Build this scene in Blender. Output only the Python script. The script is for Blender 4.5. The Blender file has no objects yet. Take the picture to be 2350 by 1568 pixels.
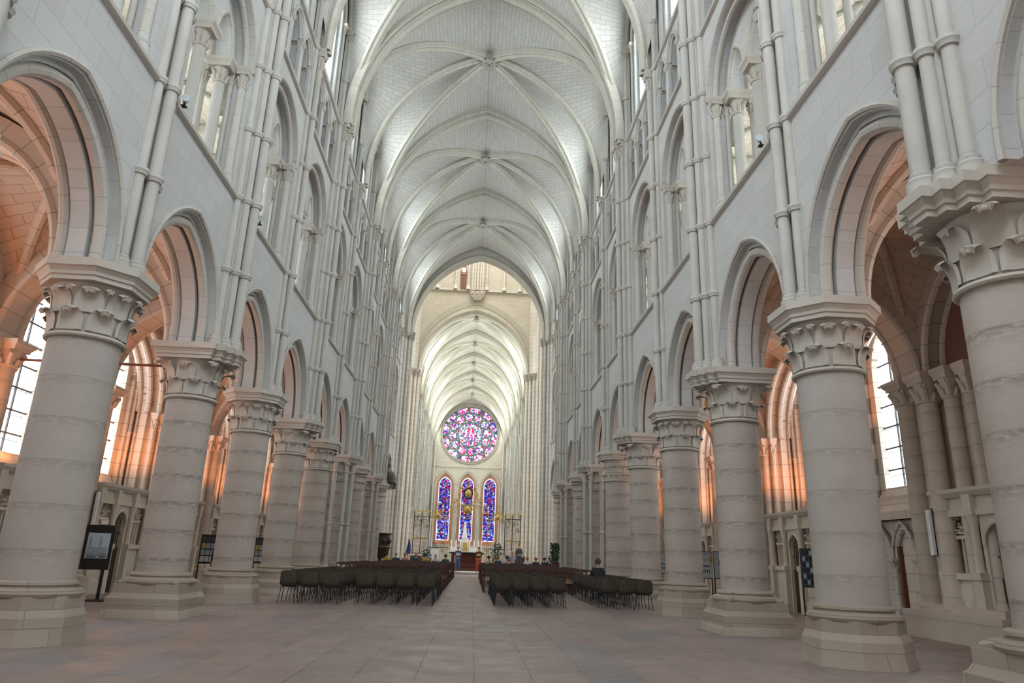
import bpy, math, random
from mathutils import Vector, Matrix
from mathutils.geometry import tessellate_polygon
random.seed(7)
SC = bpy.context.scene
COL = SC.collection
PI = math.pi
sin, cos = math.sin, math.cos
# ------------------------------------------------------------------ camera
F_PX, PITCH, YAW, ROLL = 1605.9, 0.2975, 0.0465, 0.0332
CAM = Vector((0.2237, 0.0, 1.3634))
cp, sp, cy, sy = cos(PITCH), sin(PITCH), cos(YAW), sin(YAW)
fw = Vector((sy*cp, cy*cp, sp)); rt = Vector((cy, -sy, 0)); up = rt.cross(fw)
rt2 = rt*cos(ROLL)+up*sin(ROLL); up2 = -rt*sin(ROLL)+up*cos(ROLL)
cd = bpy.data.cameras.new('camera'); cam = bpy.data.objects.new('camera', cd); COL.objects.link(cam)
cd.sensor_width = 36; cd.lens = F_PX/2350*36; cd.clip_start = .05; cd.clip_end = 500
mw = Matrix((rt2, up2, -fw)).transposed().to_4x4(); mw.translation = CAM
cam.matrix_world = mw
SC.camera = cam
# ------------------------------------------------------------------ world, exposure, daylight
W = bpy.data.worlds.new('sky'); SC.world = W; W.use_nodes = True
W.node_tree.nodes['Background'].inputs[0].default_value = (.75, .85, 1, 1)
W.node_tree.nodes['Background'].inputs[1].default_value = 1.0
SC.view_settings.view_transform = 'Standard'; SC.view_settings.look = 'None'
SC.view_settings.gamma = 1; SC.view_settings.use_curve_mapping = False
SC.view_settings.exposure = 0.26
cyc = SC.cycles
cyc.max_bounces = 9; cyc.diffuse_bounces = 5; cyc.glossy_bounces = 3; cyc.transmission_bounces = 3
cyc.use_denoising = True; cyc.sample_clamp_indirect = 6; cyc.caustics_reflective = False; cyc.caustics_refractive = False
E_CLER, E_GAL, E_CHAP, E_STAIN = 17.0, 16.0, 5.5, 2.1
DAY = (.95, .975, 1.0)
def area(name, loc, rot, sx, sy_, power, col=(1, 1, 1)):
    l = bpy.data.lights.new(name, 'AREA'); l.shape = 'RECTANGLE'; l.size = sx; l.size_y = sy_; l.energy = power; l.color = col
    o = bpy.data.objects.new(name, l); COL.objects.link(o); o.location = loc; o.rotation_euler = rot
    return o
# daylight entering by the west rose window behind the camera, the lantern tower and the two transept ends
area('west_rose_daylight', (0, -1.9, 16.5), (PI/2, 0, 0), 9, 9, 1900, (.85, .92, 1))
area('west_low_fill', (0, -1.9, 3.2), (PI/2, 0, 0), 7, 5, 130, (1, .90, .84))  # added low fill for the floor and lower nave; no open door is built
area('lantern_daylight', (0, 56.4, 39.5), (0, 0, 0), 8, 8, 3300, (1, .98, .93))
area('transept_daylight', (-13.6, 56.4, 13), (0, -PI/2, 0), 14, 8, 1300, (1, .97, .92))
area('transept_daylight', (13.6, 56.4, 13), (0, PI/2, 0), 14, 8, 1300, (1, .97, .92))

for sx_ in (-1, 1):      # daylight from the choir aisle windows
    area('choir_aisle_daylight', (sx_*7.0-.5, 84, 3.4), (0, sx_*PI/2, 0), 4, 40, 1500, (1, .97, .90))
for sx_ in (-1, 1):      # added fill spots at string course height, put in to brighten the east wall
    l_ = bpy.data.lights.new('choir_fill_spot', 'SPOT'); l_.energy = 2600; l_.color = (1, .93, .80); l_.spot_size = .62; l_.spot_blend = .8; l_.shadow_soft_size = .3
    o_ = bpy.data.objects.new('choir_fill_spot', l_); COL.objects.link(o_); o_.location = (sx_*4.6-.6, 84, 14.8); o_.rotation_euler = (PI/2-.05, 0, sx_*.2)

# ------------------------------------------------------------------ materials
class NT:
    def __init__(s, name, rough=.85, metal=0.0):
        m = bpy.data.materials.new(name); m.use_nodes = True; s.m = m; s.t = m.node_tree
        s.b = s.t.nodes['Principled BSDF']; s.b.inputs['Roughness'].default_value = rough; s.b.inputs['Metallic'].default_value = metal
    def n(s, typ, **kw):
        nd = s.t.nodes.new(typ)
        for k, v in kw.items():
            if k.startswith('i_'):
                k = k[2:].replace('_', ' '); k = int(k) if k.isdigit() else k
                if isinstance(v, bpy.types.NodeSocket): s.t.links.new(v, nd.inputs[k])
                else: nd.inputs[k].default_value = v
            else: setattr(nd, k, v)
        return nd
    def math(s, op, a, b=0.0, c=None):
        nd = s.n('ShaderNodeMath', operation=op)
        for i, v in enumerate((a, b) if c is None else (a, b, c)):
            if isinstance(v, bpy.types.NodeSocket): s.t.links.new(v, nd.inputs[i])
            else: nd.inputs[i].default_value = v
        return nd.outputs[0]
    def mix(s, fac, a, b, mode='MIX'):
        nd = s.n('ShaderNodeMix', data_type='RGBA', blend_type=mode)
        for i, v in ((0, fac), (6, a), (7, b)):
            if isinstance(v, bpy.types.NodeSocket): s.t.links.new(v, nd.inputs[i])
            else: nd.inputs[i].default_value = v if i == 0 or len(v) == 4 else (*v, 1)
        return nd.outputs[2]
    def ramp(s, fac, stops, interp='LINEAR'):
        nd = s.n('ShaderNodeValToRGB'); nd.color_ramp.interpolation = interp
        e = nd.color_ramp.elements
        while len(e) < len(stops): e.new(.5)
        for k, (p, c) in enumerate(stops): e[k].position = p; e[k].color = (*c, 1)
        s.t.links.new(fac, nd.inputs[0]); return nd.outputs[0]
    def pos(s): return s.n('ShaderNodeNewGeometry').outputs['Position']
    def sep(s, v): return s.n('ShaderNodeSeparateXYZ', i_0=v).outputs
    def comb(s, a, b, c=0.0):
        nd = s.n('ShaderNodeCombineXYZ')
        for i, v in enumerate((a, b, c)):
            if isinstance(v, bpy.types.NodeSocket): s.t.links.new(v, nd.inputs[i])
            else: nd.inputs[i].default_value = v
        return nd.outputs[0]
    def noise(s, scale, vec=None, detail=4, rough=.6):
        nd = s.n('ShaderNodeTexNoise'); nd.inputs['Scale'].default_value = scale; nd.inputs['Detail'].default_value = detail; nd.inputs['Roughness'].default_value = rough
        s.t.links.new(vec if vec is not None else s.pos(), nd.inputs['Vector']); return nd.outputs[0]
    def bump(s, h, strength=.3, dist=.02):
        nd = s.n('ShaderNodeBump', i_Strength=strength, i_Distance=dist); s.t.links.new(h, nd.inputs['Height'])
        s.t.links.new(nd.outputs[0], s.b.inputs['Normal'])
    def col(s, c): s.t.links.new(c, s.b.inputs['Base Color'])

def stain(t, c, amt=.35, tint=(.42, .39, .35)):
    n = t.noise(.55, detail=6); f = t.ramp(n, [(.38, (0, 0, 0)), (.72, (1, 1, 1))])
    c = t.mix(t.math('MULTIPLY', f, amt), c, tint)
    n2 = t.noise(28, detail=3); f2 = t.ramp(n2, [(.30, (1, 1, 1)), (.42, (0, 0, 0))])
    return t.mix(t.math('MULTIPLY', f2, .22), c, (.25, .24, .22)), n2

def ashlar(name, plane, c1, c2, mort, bw=.8, bh=.36, ms=.008, uv=False, amt=.3, off=.5):
    t = NT(name)
    if uv: v = t.n('ShaderNodeTexCoord').outputs['UV']
    else:
        o = t.sep(t.pos()); v = t.comb(o[1] if plane == 'x' else o[0], o[1] if plane == 'z' else o[2])
    br = t.n('ShaderNodeTexBrick', offset=off, i_Vector=v, i_Scale=1.0)
    br.inputs['Color1'].default_value = (*c1, 1); br.inputs['Color2'].default_value = (*c2, 1); br.inputs['Mortar'].default_value = (*mort, 1)
    br.inputs['Mortar Size'].default_value = ms; br.inputs['Mortar Smooth'].default_value = .3
    br.inputs['Brick Width'].default_value = bw; br.inputs['Row Height'].default_value = bh; br.inputs['Bias'].default_value = -.1
    c, n2 = stain(t, br.outputs['Color'], amt)
    t.col(c); t.bump(t.math('ADD', t.math('MULTIPLY', br.outputs['Fac'], -.6), t.math('MULTIPLY', n2, .35)), .35, .012)
    return t.m
S1, S2, SM = (.475, .485, .48), (.43, .435, .425), (.37, .365, .355)
M_WALL = ashlar('pale_ashlar_side', 'x', S1, S2, SM, .95, .40)
M_WALLY = ashlar('cream_ashlar_cross', 'y', (0.589, 0.560, 0.484), (0.532, 0.503, 0.432), (0.399, 0.370, 0.314), .62, .30)
M_WEB = ashlar('vault_masonry', 'x', (0.510, 0.497, 0.462), (0.458, 0.444, 0.409), (0.290, 0.277, 0.251), .52, .21, .010, uv=True, amt=.25)
M_ARCH = ashlar('voussoir_stone', 'x', (0.456, 0.434, 0.396), (0.421, 0.400, 0.361), (0.310, 0.288, 0.258), 30, .46, .008, uv=True, amt=.3, off=0)
M_AISLE = ashlar('aisle_ashlar', 'x', (.62, .545, .475), (.56, .49, .425), (.30, .25, .21), .62, .42, .010, amt=.25)
M_AWEB = ashlar('aisle_vault_masonry', 'x', (.58, .47, .38), (.52, .42, .34), (.30, .24, .19), .62, .30, .010, uv=True, amt=.2)
M_TUFF = ashlar('weathered_screen_stone', 'x', (.66, .61, .52), (.60, .555, .47), (.45, .41, .35), 3, 3, .0, amt=.5)
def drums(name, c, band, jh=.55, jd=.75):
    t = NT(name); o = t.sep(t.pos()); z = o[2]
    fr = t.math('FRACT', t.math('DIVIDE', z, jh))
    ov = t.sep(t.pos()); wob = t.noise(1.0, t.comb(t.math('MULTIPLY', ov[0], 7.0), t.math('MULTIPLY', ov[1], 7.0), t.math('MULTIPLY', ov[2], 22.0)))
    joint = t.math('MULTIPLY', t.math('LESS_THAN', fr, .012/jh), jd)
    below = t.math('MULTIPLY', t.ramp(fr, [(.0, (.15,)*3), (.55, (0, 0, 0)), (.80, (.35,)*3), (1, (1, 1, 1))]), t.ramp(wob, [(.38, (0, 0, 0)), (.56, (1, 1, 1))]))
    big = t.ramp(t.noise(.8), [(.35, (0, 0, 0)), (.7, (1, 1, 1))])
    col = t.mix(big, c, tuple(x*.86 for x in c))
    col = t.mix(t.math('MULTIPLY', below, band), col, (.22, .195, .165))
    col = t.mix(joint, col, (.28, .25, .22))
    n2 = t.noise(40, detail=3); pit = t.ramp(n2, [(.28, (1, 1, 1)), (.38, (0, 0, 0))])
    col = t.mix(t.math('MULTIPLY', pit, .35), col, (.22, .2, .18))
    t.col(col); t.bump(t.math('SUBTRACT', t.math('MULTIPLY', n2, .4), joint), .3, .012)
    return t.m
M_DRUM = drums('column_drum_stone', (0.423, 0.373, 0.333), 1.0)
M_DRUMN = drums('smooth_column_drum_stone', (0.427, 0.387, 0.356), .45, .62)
def plain(name, c, amt=.3, rough=.85):
    t = NT(name, rough); cc, n2 = stain(t, t.mix(t.noise(1.3), tuple(x*1.05 for x in c), tuple(x*.93 for x in c)), amt)
    t.col(cc); t.bump(n2, .25, .01); return t.m
M_CAP = plain('carved_capital_stone', (0.460, 0.428, 0.377), .2)
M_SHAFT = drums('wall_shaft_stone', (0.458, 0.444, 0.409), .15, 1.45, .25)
M_RIB = ashlar('rib_stone', 'x', (0.477, 0.455, 0.387), (0.432, 0.414, 0.351), (0.306, 0.288, 0.243), 40, .42, .008, uv=True, amt=.2, off=0)
M_STR = plain('string_course_stone', (0.468, 0.450, 0.414))
def base_stone():
    t = NT('plinth_stone', .8); o = t.sep(t.pos())
    v = t.comb(t.math('ADD', o[0], o[1]), o[2])
    br = t.n('ShaderNodeTexBrick', offset=.5, i_Vector=v, i_Scale=1.0)
    br.inputs['Color1'].default_value = (.37, .315, .27, 1); br.inputs['Color2'].default_value = (.30, .25, .205, 1); br.inputs['Mortar'].default_value = (.19, .16, .135, 1)
    br.inputs['Mortar Size'].default_value = .006; br.inputs['Brick Width'].default_value = .93; br.inputs['Row Height'].default_value = .232
    c, n2 = stain(t, br.outputs['Color'], .45, (.27, .25, .19))
    t.col(c); t.bump(n2, .3, .012); return t.m
M_BASE = base_stone()
def floor_mat():
    t = NT('worn_floor_slabs', .42); o = t.sep(t.pos())
    wv = t.noise(.8); v = t.comb(t.math('ADD', o[1], 3.1), t.math('ADD', o[0], 0.35))
    br = t.n('ShaderNodeTexBrick', offset=.37, i_Vector=v, i_Scale=1.0); br.squash = 1.35; br.squash_frequency = 3
    br.inputs['Color1'].default_value = (.27, .21, .185, 1); br.inputs['Color2'].default_value = (.215, .17, .158, 1); br.inputs['Mortar'].default_value = (.085, .07, .062, 1)
    br.inputs['Mortar Size'].default_value = .008; br.inputs['Brick Width'].default_value = 1.45; br.inputs['Row Height'].default_value = .68; br.inputs['Bias'].default_value = .2
    vo = t.n('ShaderNodeTexBrick', offset=.37, i_Vector=v, i_Scale=1.0); vo.squash = 1.35; vo.squash_frequency = 3
    vo.inputs['Color1'].default_value = (0, 0, 0, 1); vo.inputs['Color2'].default_value = (1, 1, 1, 1); vo.inputs['Mortar'].default_value = (0, 0, 0, 1)
    vo.inputs['Brick Width'].default_value = 1.45; vo.inputs['Row Height'].default_value = .68; vo.inputs['Mortar Size'].default_value = .0
    blue = t.ramp(vo.outputs['Color'], [(.86, (0, 0, 0)), (.9, (1, 1, 1))])
    c = t.mix(t.math('MULTIPLY', blue, .6), br.outputs['Color'], (.19, .195, .21))
    c = t.mix(t.ramp(wv, [(.35, (0, 0, 0)), (.7, (.5, .5, .5))]), c, (.31, .26, .24))
    n2 = t.noise(14); c = t.mix(t.math('MULTIPLY', t.ramp(n2, [(.3, (1, 1, 1)), (.42, (0, 0, 0))]), .3), c, (.13, .11, .10))
    t.col(c)
    t.t.links.new(t.ramp(t.noise(1.7), [(.3, (.33,)*3), (.7, (.6,)*3)]), t.b.inputs['Roughness'])
    t.bump(t.math('ADD', t.math('MULTIPLY', br.outputs['Fac'], -1.0), t.math('MULTIPLY', wv, .6)), .25, .01)
    return t.m
M_FLOOR = floor_mat()
def simple(name, c, rough=.6, metal=0.0, vary=.12, nscale=9):
    t = NT(name, rough, metal); t.col(t.mix(t.noise(nscale), tuple(min(1, x*(1+vary)) for x in c), tuple(x*(1-vary) for x in c))); return t.m
M_OLIVE = simple('olive_brown_plastic', (.050, .043, .030), .5)
M_STEEL = simple('dark_painted_steel', (.028, .03, .035), .4, .5)
M_WOOD = simple('dark_red_brown_wood', (.060, .024, .018), .45, nscale=20)
M_RUSH = simple('pale_rush_weave', (.30, .19, .11), .8, nscale=60)
M_OAK = simple('dark_carved_oak', (.035, .020, .012), .4, nscale=12)
M_GOLD = simple('gilded_iron', (.50, .36, .10), .35, .7)
M_IRON = simple('wrought_iron', (.03, .03, .035), .5, .6)
M_BLACK = simple('black_panel', (.012, .012, .014), .5)
M_WHITE = simple('white_panel', (.7, .72, .74), .5)
M_BROWN = simple('brown_painted_wood', (.13, .045, .022), .6)
M_GREENL = simple('dark_leaf_green', (.03, .07, .025), .5)
M_CLOTH = simple('white_linen', (.78, .78, .76), .8)
M_DKRED = simple('dark_red_carpet', (.10, .03, .022), .9)
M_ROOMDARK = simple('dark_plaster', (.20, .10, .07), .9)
M_LEAD = simple('window_lead', (.06, .065, .07), .5)
M_GLASSG = simple('smoked_window_glass', (.03, .05, .09), .1)

def emis(name, strength, colnode=None, color=DAY):
    m = bpy.data.materials.new(name); m.use_nodes = True; t = m.node_tree; t.nodes.clear()
    o = t.nodes.new('ShaderNodeOutputMaterial'); e = t.nodes.new('ShaderNodeEmission'); e.inputs[1].default_value = strength; e.inputs[0].default_value = (*color, 1)
    t.links.new(e.outputs[0], o.inputs[0]); return m, t, e
def grisaille(name, strength, colr=DAY):
    m, t, e = emis(name, strength, color=colr)
    w = NT.__new__(NT); w.t = t; w.m = m
    o = w.sep(w.pos()); v = w.comb(o[1], o[2])
    sc = w.n('ShaderNodeTexBrick', offset=.0, i_Vector=v, i_Scale=1.0)
    sc.inputs['Color1'].default_value = (.95, 1, 1, 1); sc.inputs['Color2'].default_value = (.80, .86, .86, 1); sc.inputs['Mortar'].default_value = (.05, .06, .06, 1)
    sc.inputs['Brick Width'].default_value = .48; sc.inputs['Row Height'].default_value = .62; sc.inputs['Mortar Size'].default_value = .012
    zz = w.math('FRACT', w.math('ADD', w.math('DIVIDE', o[2], .14), w.math('PINGPONG', w.math('MULTIPLY', o[1], 6.0), .5)))
    ln = w.math('LESS_THAN', zz, .16)
    c = w.mix(w.math('MULTIPLY', ln, .6), sc.outputs['Color'], (.25, .4, .42))
    t.links.new(w.mix(1.0, c, (*colr,), 'MULTIPLY'), e.inputs[0]); return m
M_PANE = grisaille('clerestory_leaded_glass', E_CLER)
M_PANECH = grisaille('choir_leaded_glass', E_CLER*2.3, (1, .97, .90))
M_PANEG = grisaille('gallery_leaded_glass', E_GAL, (.9, .94, 1))
M_PANEC = grisaille('chapel_leaded_glass', E_CHAP)
def stained(name, strength, scale, bias, grid=True):
    m, t, e = emis(name, strength)
    w = NT.__new__(NT); w.t = t; w.m = m
    o = w.sep(w.n('ShaderNodeTexCoord').outputs['Object']); v = w.comb(o[0], o[2])
    vo = w.n('ShaderNodeTexVoronoi'); vo.inputs['Scale'].default_value = scale; t.links.new(v, vo.inputs['Vector'])
    r = w.sep(vo.outputs['Color'])[0]
    pal = [(0, (.01, .015, .30)), (.20, (.06, .05, .62)), (.40, (.55, .01, .04)), (.50, (.16, .2, .85)), (.66, (.75, .8, 1.0)), (.76, (.55, .18, .42)), (.84, (.03, .03, .2)), (.93, (.2, .5, .4))]
    if bias == 'rose': pal = [(0, (.04, .05, .4)), (.1, (.8, .02, .15)), (.28, (.9, .93, 1.0)), (.55, (.35, .3, .95)), (.65, (1, 1, 1)), (.85, (.9, .15, .5)), (.95, (.15, .6, .6))]
    c = w.ramp(r, pal, 'CONSTANT')
    ve = w.n('ShaderNodeTexVoronoi', feature='DISTANCE_TO_EDGE'); ve.inputs['Scale'].default_value = scale; t.links.new(v, ve.inputs['Vector'])
    lead = w.math('LESS_THAN', ve.outputs[0], .035)
    c = w.mix(lead, c, (.01, .01, .02))
    t.links.new(c, e.inputs[0]); return m
M_ROSE = stained('rose_stained_glass', E_STAIN*.62, 4.6, 'rose')
M_LANC = stained('lancet_stained_glass', E_STAIN*.5, 5.2, 'lancet')
M_BORD, _, _ = emis('pale_border_glass', E_STAIN*.5, color=(.8, .9, 1))
M_SCREEN, _, _ = emis('backlit_panel', .55, color=(.62, .76, .92))

# ------------------------------------------------------------------ mesh builder
class MB:
    def __init__(s): s.v = []; s.f = []; s.uv = {}
    def add(s, vs, fs, uvs=None):
        b = len(s.v); s.v += [tuple(p) for p in vs]
        for k, f in enumerate(fs):
            if uvs: s.uv[len(s.f)] = uvs[k]
            s.f.append(tuple(b+i for i in f))
        return s
    def box(s, x0, x1, y0, y1, z0, z1):
        return s.add([(x, y, z) for x in (x0, x1) for y in (y0, y1) for z in (z0, z1)],
                     [(0, 1, 3, 2), (4, 6, 7, 5), (0, 4, 5, 1), (2, 3, 7, 6), (0, 2, 6, 4), (1, 5, 7, 3)])
    def lathe(s, x, y, prof, n=16, cap=True, ph=0.0, sq=None):
        vs = []
        for r, z in prof:
            for k in range(n):
                a = 2*PI*k/n+ph; vs.append((x+r*cos(a), y+r*sin(a), z))
        fs = [(j*n+k, j*n+(k+1) % n, (j+1)*n+(k+1) % n, (j+1)*n+k) for j in range(len(prof)-1) for k in range(n)]
        if cap: fs += [tuple(range(n))[::-1], tuple((len(prof)-1)*n+k for k in range(n))]
        return s.add(vs, fs)
    def cyl(s, x, y, z0, z1, r, n=14): return s.lathe(x, y, [(r, z0), (r, z1)], n)
    def ngon(s, x, y, pts_levels):          # pts_levels: list of (list of 2D pts, z)
        n = len(pts_levels[0][0]); vs = [(x+p[0], y+p[1], z) for pts, z in pts_levels for p in pts]
        fs = [(j*n+k, j*n+(k+1) % n, (j+1)*n+(k+1) % n, (j+1)*n+k) for j in range(len(pts_levels)-1) for k in range(n)]
        fs += [tuple(range(n))[::-1], tuple((len(pts_levels)-1)*n+k for k in range(n))]
        return s.add(vs, fs)
    def tube(s, pts, r, n=8, cap=True):
        P = [Vector(p) for p in pts]; rs = r if isinstance(r, (list, tuple)) else [r]*len(P)
        vs = []; last = None
        for i, p in enumerate(P):
            t = (P[min(i+1, len(P)-1)]-P[max(i-1, 0)]).normalized()
            if last is None: a = t.orthogonal().normalized()
            else: a = (last-t*last.dot(t)); a = a.normalized() if a.length > 1e-6 else t.orthogonal().normalized()
            last = a; b = t.cross(a)
            vs += [p+(a*cos(2*PI*k/n)+b*sin(2*PI*k/n))*rs[i] for k in range(n)]
        fs = [(j*n+k, j*n+(k+1) % n, (j+1)*n+(k+1) % n, (j+1)*n+k) for j in range(len(P)-1) for k in range(n)]
        if cap: fs += [tuple(range(n))[::-1], tuple((len(P)-1)*n+k for k in range(n))]
        return s.add(vs, fs)
    def sweep(s, pts, B, prof, closed=True):   # prof: (b, n) ; n>0 towards the inside of the arch (T x B)
        P = [Vector(p) for p in pts]; B = Vector(B).normalized(); m = len(prof); L = 0; vs = []; Ls = []
        for i, p in enumerate(P):
            t = (P[min(i+1, len(P)-1)]-P[max(i-1, 0)]).normalized(); N = t.cross(B).normalized()
            if i: L += (p-P[i-1]).length
            Ls.append(L); vs += [p+B*b+N*n for b, n in prof]
        fs = []; uvs = []
        for j in range(len(P)-1):
            for k in range(m if closed else m-1):
                k2 = (k+1) % m; fs.append((j*m+k, j*m+k2, (j+1)*m+k2, (j+1)*m+k)); uvs.append(((k*.05, Ls[j]), (k*.05+.05, Ls[j]), (k*.05+.05, Ls[j+1]), (k*.05, Ls[j+1])))
        if closed: fs += [tuple(range(m))[::-1], tuple((len(P)-1)*m+k for k in range(m))]; uvs += [((0, 0),)*m, ((0, 0),)*m]
        return s.add(vs, fs, uvs)
    def ruled(s, A, Bc, n=8):
        A = [Vector(a) for a in A]; Bc = [Vector(b) for b in Bc]; m = len(A); vs = []; U = []; L = 0
        for i in range(m):
            if i: L += ((A[i]-A[i-1]).length+(Bc[i]-Bc[i-1]).length)/2
            w = (A[i]-Bc[i]).length
            for k in range(n+1): vs.append(A[i].lerp(Bc[i], k/n)); U.append((w*k/n, L))
        fs = []; uvs = []
        for i in range(m-1):
            for k in range(n):
                q = (i*(n+1)+k, i*(n+1)+k+1, (i+1)*(n+1)+k+1, (i+1)*(n+1)+k); fs.append(q); uvs.append(tuple(U[j] for j in q))
        return s.add(vs, fs, uvs)
    def plate(s, loops, fn, d0, d1):           # loops of 2D pts (outer first, then holes); fn(a,b,d)->xyz
        flat = [p for l in loops for p in l]
        tris = tessellate_polygon([[Vector((p[0], p[1], 0)) for p in l] for l in loops])
        for d, flip in ((d0, False), (d1, True)):
            s.add([fn(p[0], p[1], d) for p in flat], [tuple(t) if not flip else tuple(t)[::-1] for t in tris])
        for l in loops:
            n = len(l); L = [0]
            for k in range(n): L.append(L[-1]+math.hypot(l[(k+1) % n][0]-l[k][0], l[(k+1) % n][1]-l[k][1]))
            s.add([fn(p[0], p[1], d) for p in l for d in (d0, d1)], [(2*k, 2*k+1, (2*k+3) % (2*n), (2*k+2) % (2*n)) for k in range(n)],
                  [((0, L[k]), (.5, L[k]), (.5, L[k+1]), (0, L[k+1])) for k in range(n)])
        return s
    def mesh(s, name, mat, smooth=True, ang=.6):
        me = bpy.data.meshes.new(name); me.from_pydata(s.v, [], s.f)
        if s.uv:
            ul = me.uv_layers.new(name='UVMap').data
            for p in me.polygons:
                u = s.uv.get(p.index)
                if u:
                    for k, li in enumerate(p.loop_indices): ul[li].uv = u[k]
        me.materials.append(mat)
        if smooth: me.shade_smooth(); me.set_sharp_from_angle(angle=ang)
        me.update(); return me
    def build(s, name, mat, parent=None, smooth=True, ang=.6):
        o = bpy.data.objects.new(name, s.mesh(name, mat, smooth, ang)); COL.objects.link(o); o.parent = parent
        return o
def tag(o, label=None, cat=None, group=None, kind=None):
    for k, v in (('label', label), ('category', cat), ('group', group), ('kind', kind)):
        if v: o[k] = v
    return o
def empty(name, loc=(0, 0, 0), rz=0, **kw):
    o = bpy.data.objects.new(name, None); COL.objects.link(o); o.location = loc; o.rotation_euler = (0, 0, rz); o.empty_display_size = .2
    return tag(o, **kw)
KIDS = {}
def kids(o):
    k = KIDS.get(o.name)
    if k is None: k = KIDS[o.name] = list(o.children)
    return k
def dup(o, parent=None, name=None, **kw):
    c = o.copy(); COL.objects.link(c); c.parent = parent
    if name: c.name = name
    for ch in kids(o): dup(ch, c)
    for k in ('label', 'category', 'group', 'kind'):
        if kw.get(k): c[k] = kw[k]
    if 'loc' in kw: c.location = kw['loc']
    if 'rz' in kw: c.rotation_euler = (0, 0, kw['rz'])
    if 'scale' in kw: c.scale = kw['scale']
    return c
def pointed(s, z0, z1, n=12, c=0.0, stilt=0.0):   # full arch outline from left foot to right foot: (d, z)
    R = ((z1-z0-stilt)**2+s*s)/(2*s); th = math.acos(max(-1, min(1, (R-s)/R)))
    half = [(s-R+R*cos(th*k/n), z0+stilt+R*sin(th*k/n)) for k in range(n+1)]
    pts = [(-d, z) for d, z in half]+[(d, z) for d, z in half[::-1][1:]]
    if stilt: pts = [(-s, z0)]+pts+[(s, z0)]
    return [(c+d, z) for d, z in pts]
def roll(r, n=8, b0=0.0, n0=0.0): return [(b0+r*cos(2*PI*k/n), n0+r*sin(2*PI*k/n)) for k in range(n)]
BAY = 4.35; HB = BAY/2
def PY(i): return 10.93+BAY*(i-1)
X0 = 5.6
NTH = ('first', 'second', 'third', 'fourth', 'fifth', 'sixth', 'seventh', 'eighth', 'ninth', 'tenth', 'eleventh', 'twelfth', 'thirteenth', 'fourteenth')
# ================================================================== nave columns
def rect(hx, hy=None):
    hy = hx if hy is None else hy
    return [(-hx, -hy), (hx, -hy), (hx, hy), (-hx, hy)]
def octo(a, c): return [(-c, -a), (c, -a), (a, -c), (a, c), (c, a), (-c, a), (-a, c), (-a, -c)]
def leaf(M, ang, r0, z0, r1, z1, w, curl=.07, ball=.035):
    n, m = 9, 4; vs = []; ca, sa = cos(ang), sin(ang)
    for i in range(n+1):
        t = i/n
        if t < .8:
            u = t/.8; r = r0+(r1-r0)*u**2.2; z = z0+(z1-z0)*(1-(1-u)**1.5)
        else:
            a = (t-.8)/.2*PI*.9; r = r1+curl*sin(a)*.9; z = z1-curl*(1-cos(a))*.8
        wd = w*(1-.75*t**3)
        for k in range(-m, m+1):
            q = k/m; d = .035*abs(q)*(1-t*.6)+.018*(abs(q) < .2)-.03*(abs(q) > .95)
            rr = r+d+.012; tx = wd*q
            vs.append((rr*ca-tx*sa, rr*sa+tx*ca, z-.03*q*q*(t > .5)))
    c = 2*m+1
    M.add(vs, [(i*c+k, i*c+k+1, (i+1)*c+k+1, (i+1)*c+k) for i in range(n) for k in range(2*m)])
    if ball:
        R = r1+curl*.5; sph(M, (R*ca, R*sa, z1-curl*1.2), ball)
def sph(M, c, r, n=8, m=5, sz=1.0):
    vs = [(c[0]+r*sin(PI*j/m)*cos(2*PI*k/n), c[1]+r*sin(PI*j/m)*sin(2*PI*k/n), c[2]+r*sz*cos(PI*j/m)) for j in range(1, m) for k in range(n)]
    b = len(vs); vs += [(c[0], c[1], c[2]+r*sz), (c[0], c[1], c[2]-r*sz)]
    fs = [(j*n+k, (j+1)*n+k, (j+1)*n+(k+1) % n, j*n+(k+1) % n) for j in range(m-2) for k in range(n)]
    fs += [(b, k, (k+1) % n) for k in range(n)]+[(b+1, (m-2)*n+(k+1) % n, (m-2)*n+k) for k in range(n)]
    return M.add(vs, fs)
def rocky(prof, hi=None): return prof
STRONG = [(-.73, 0, .115), (-.60, -.22, .085), (-.60, .22, .085), (-.45, -.42, .09), (-.45, .42, .09)]
WEAK = [(-.53, 0, .105), (-.42, -.27, .09), (-.42, .27, .09)]
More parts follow.
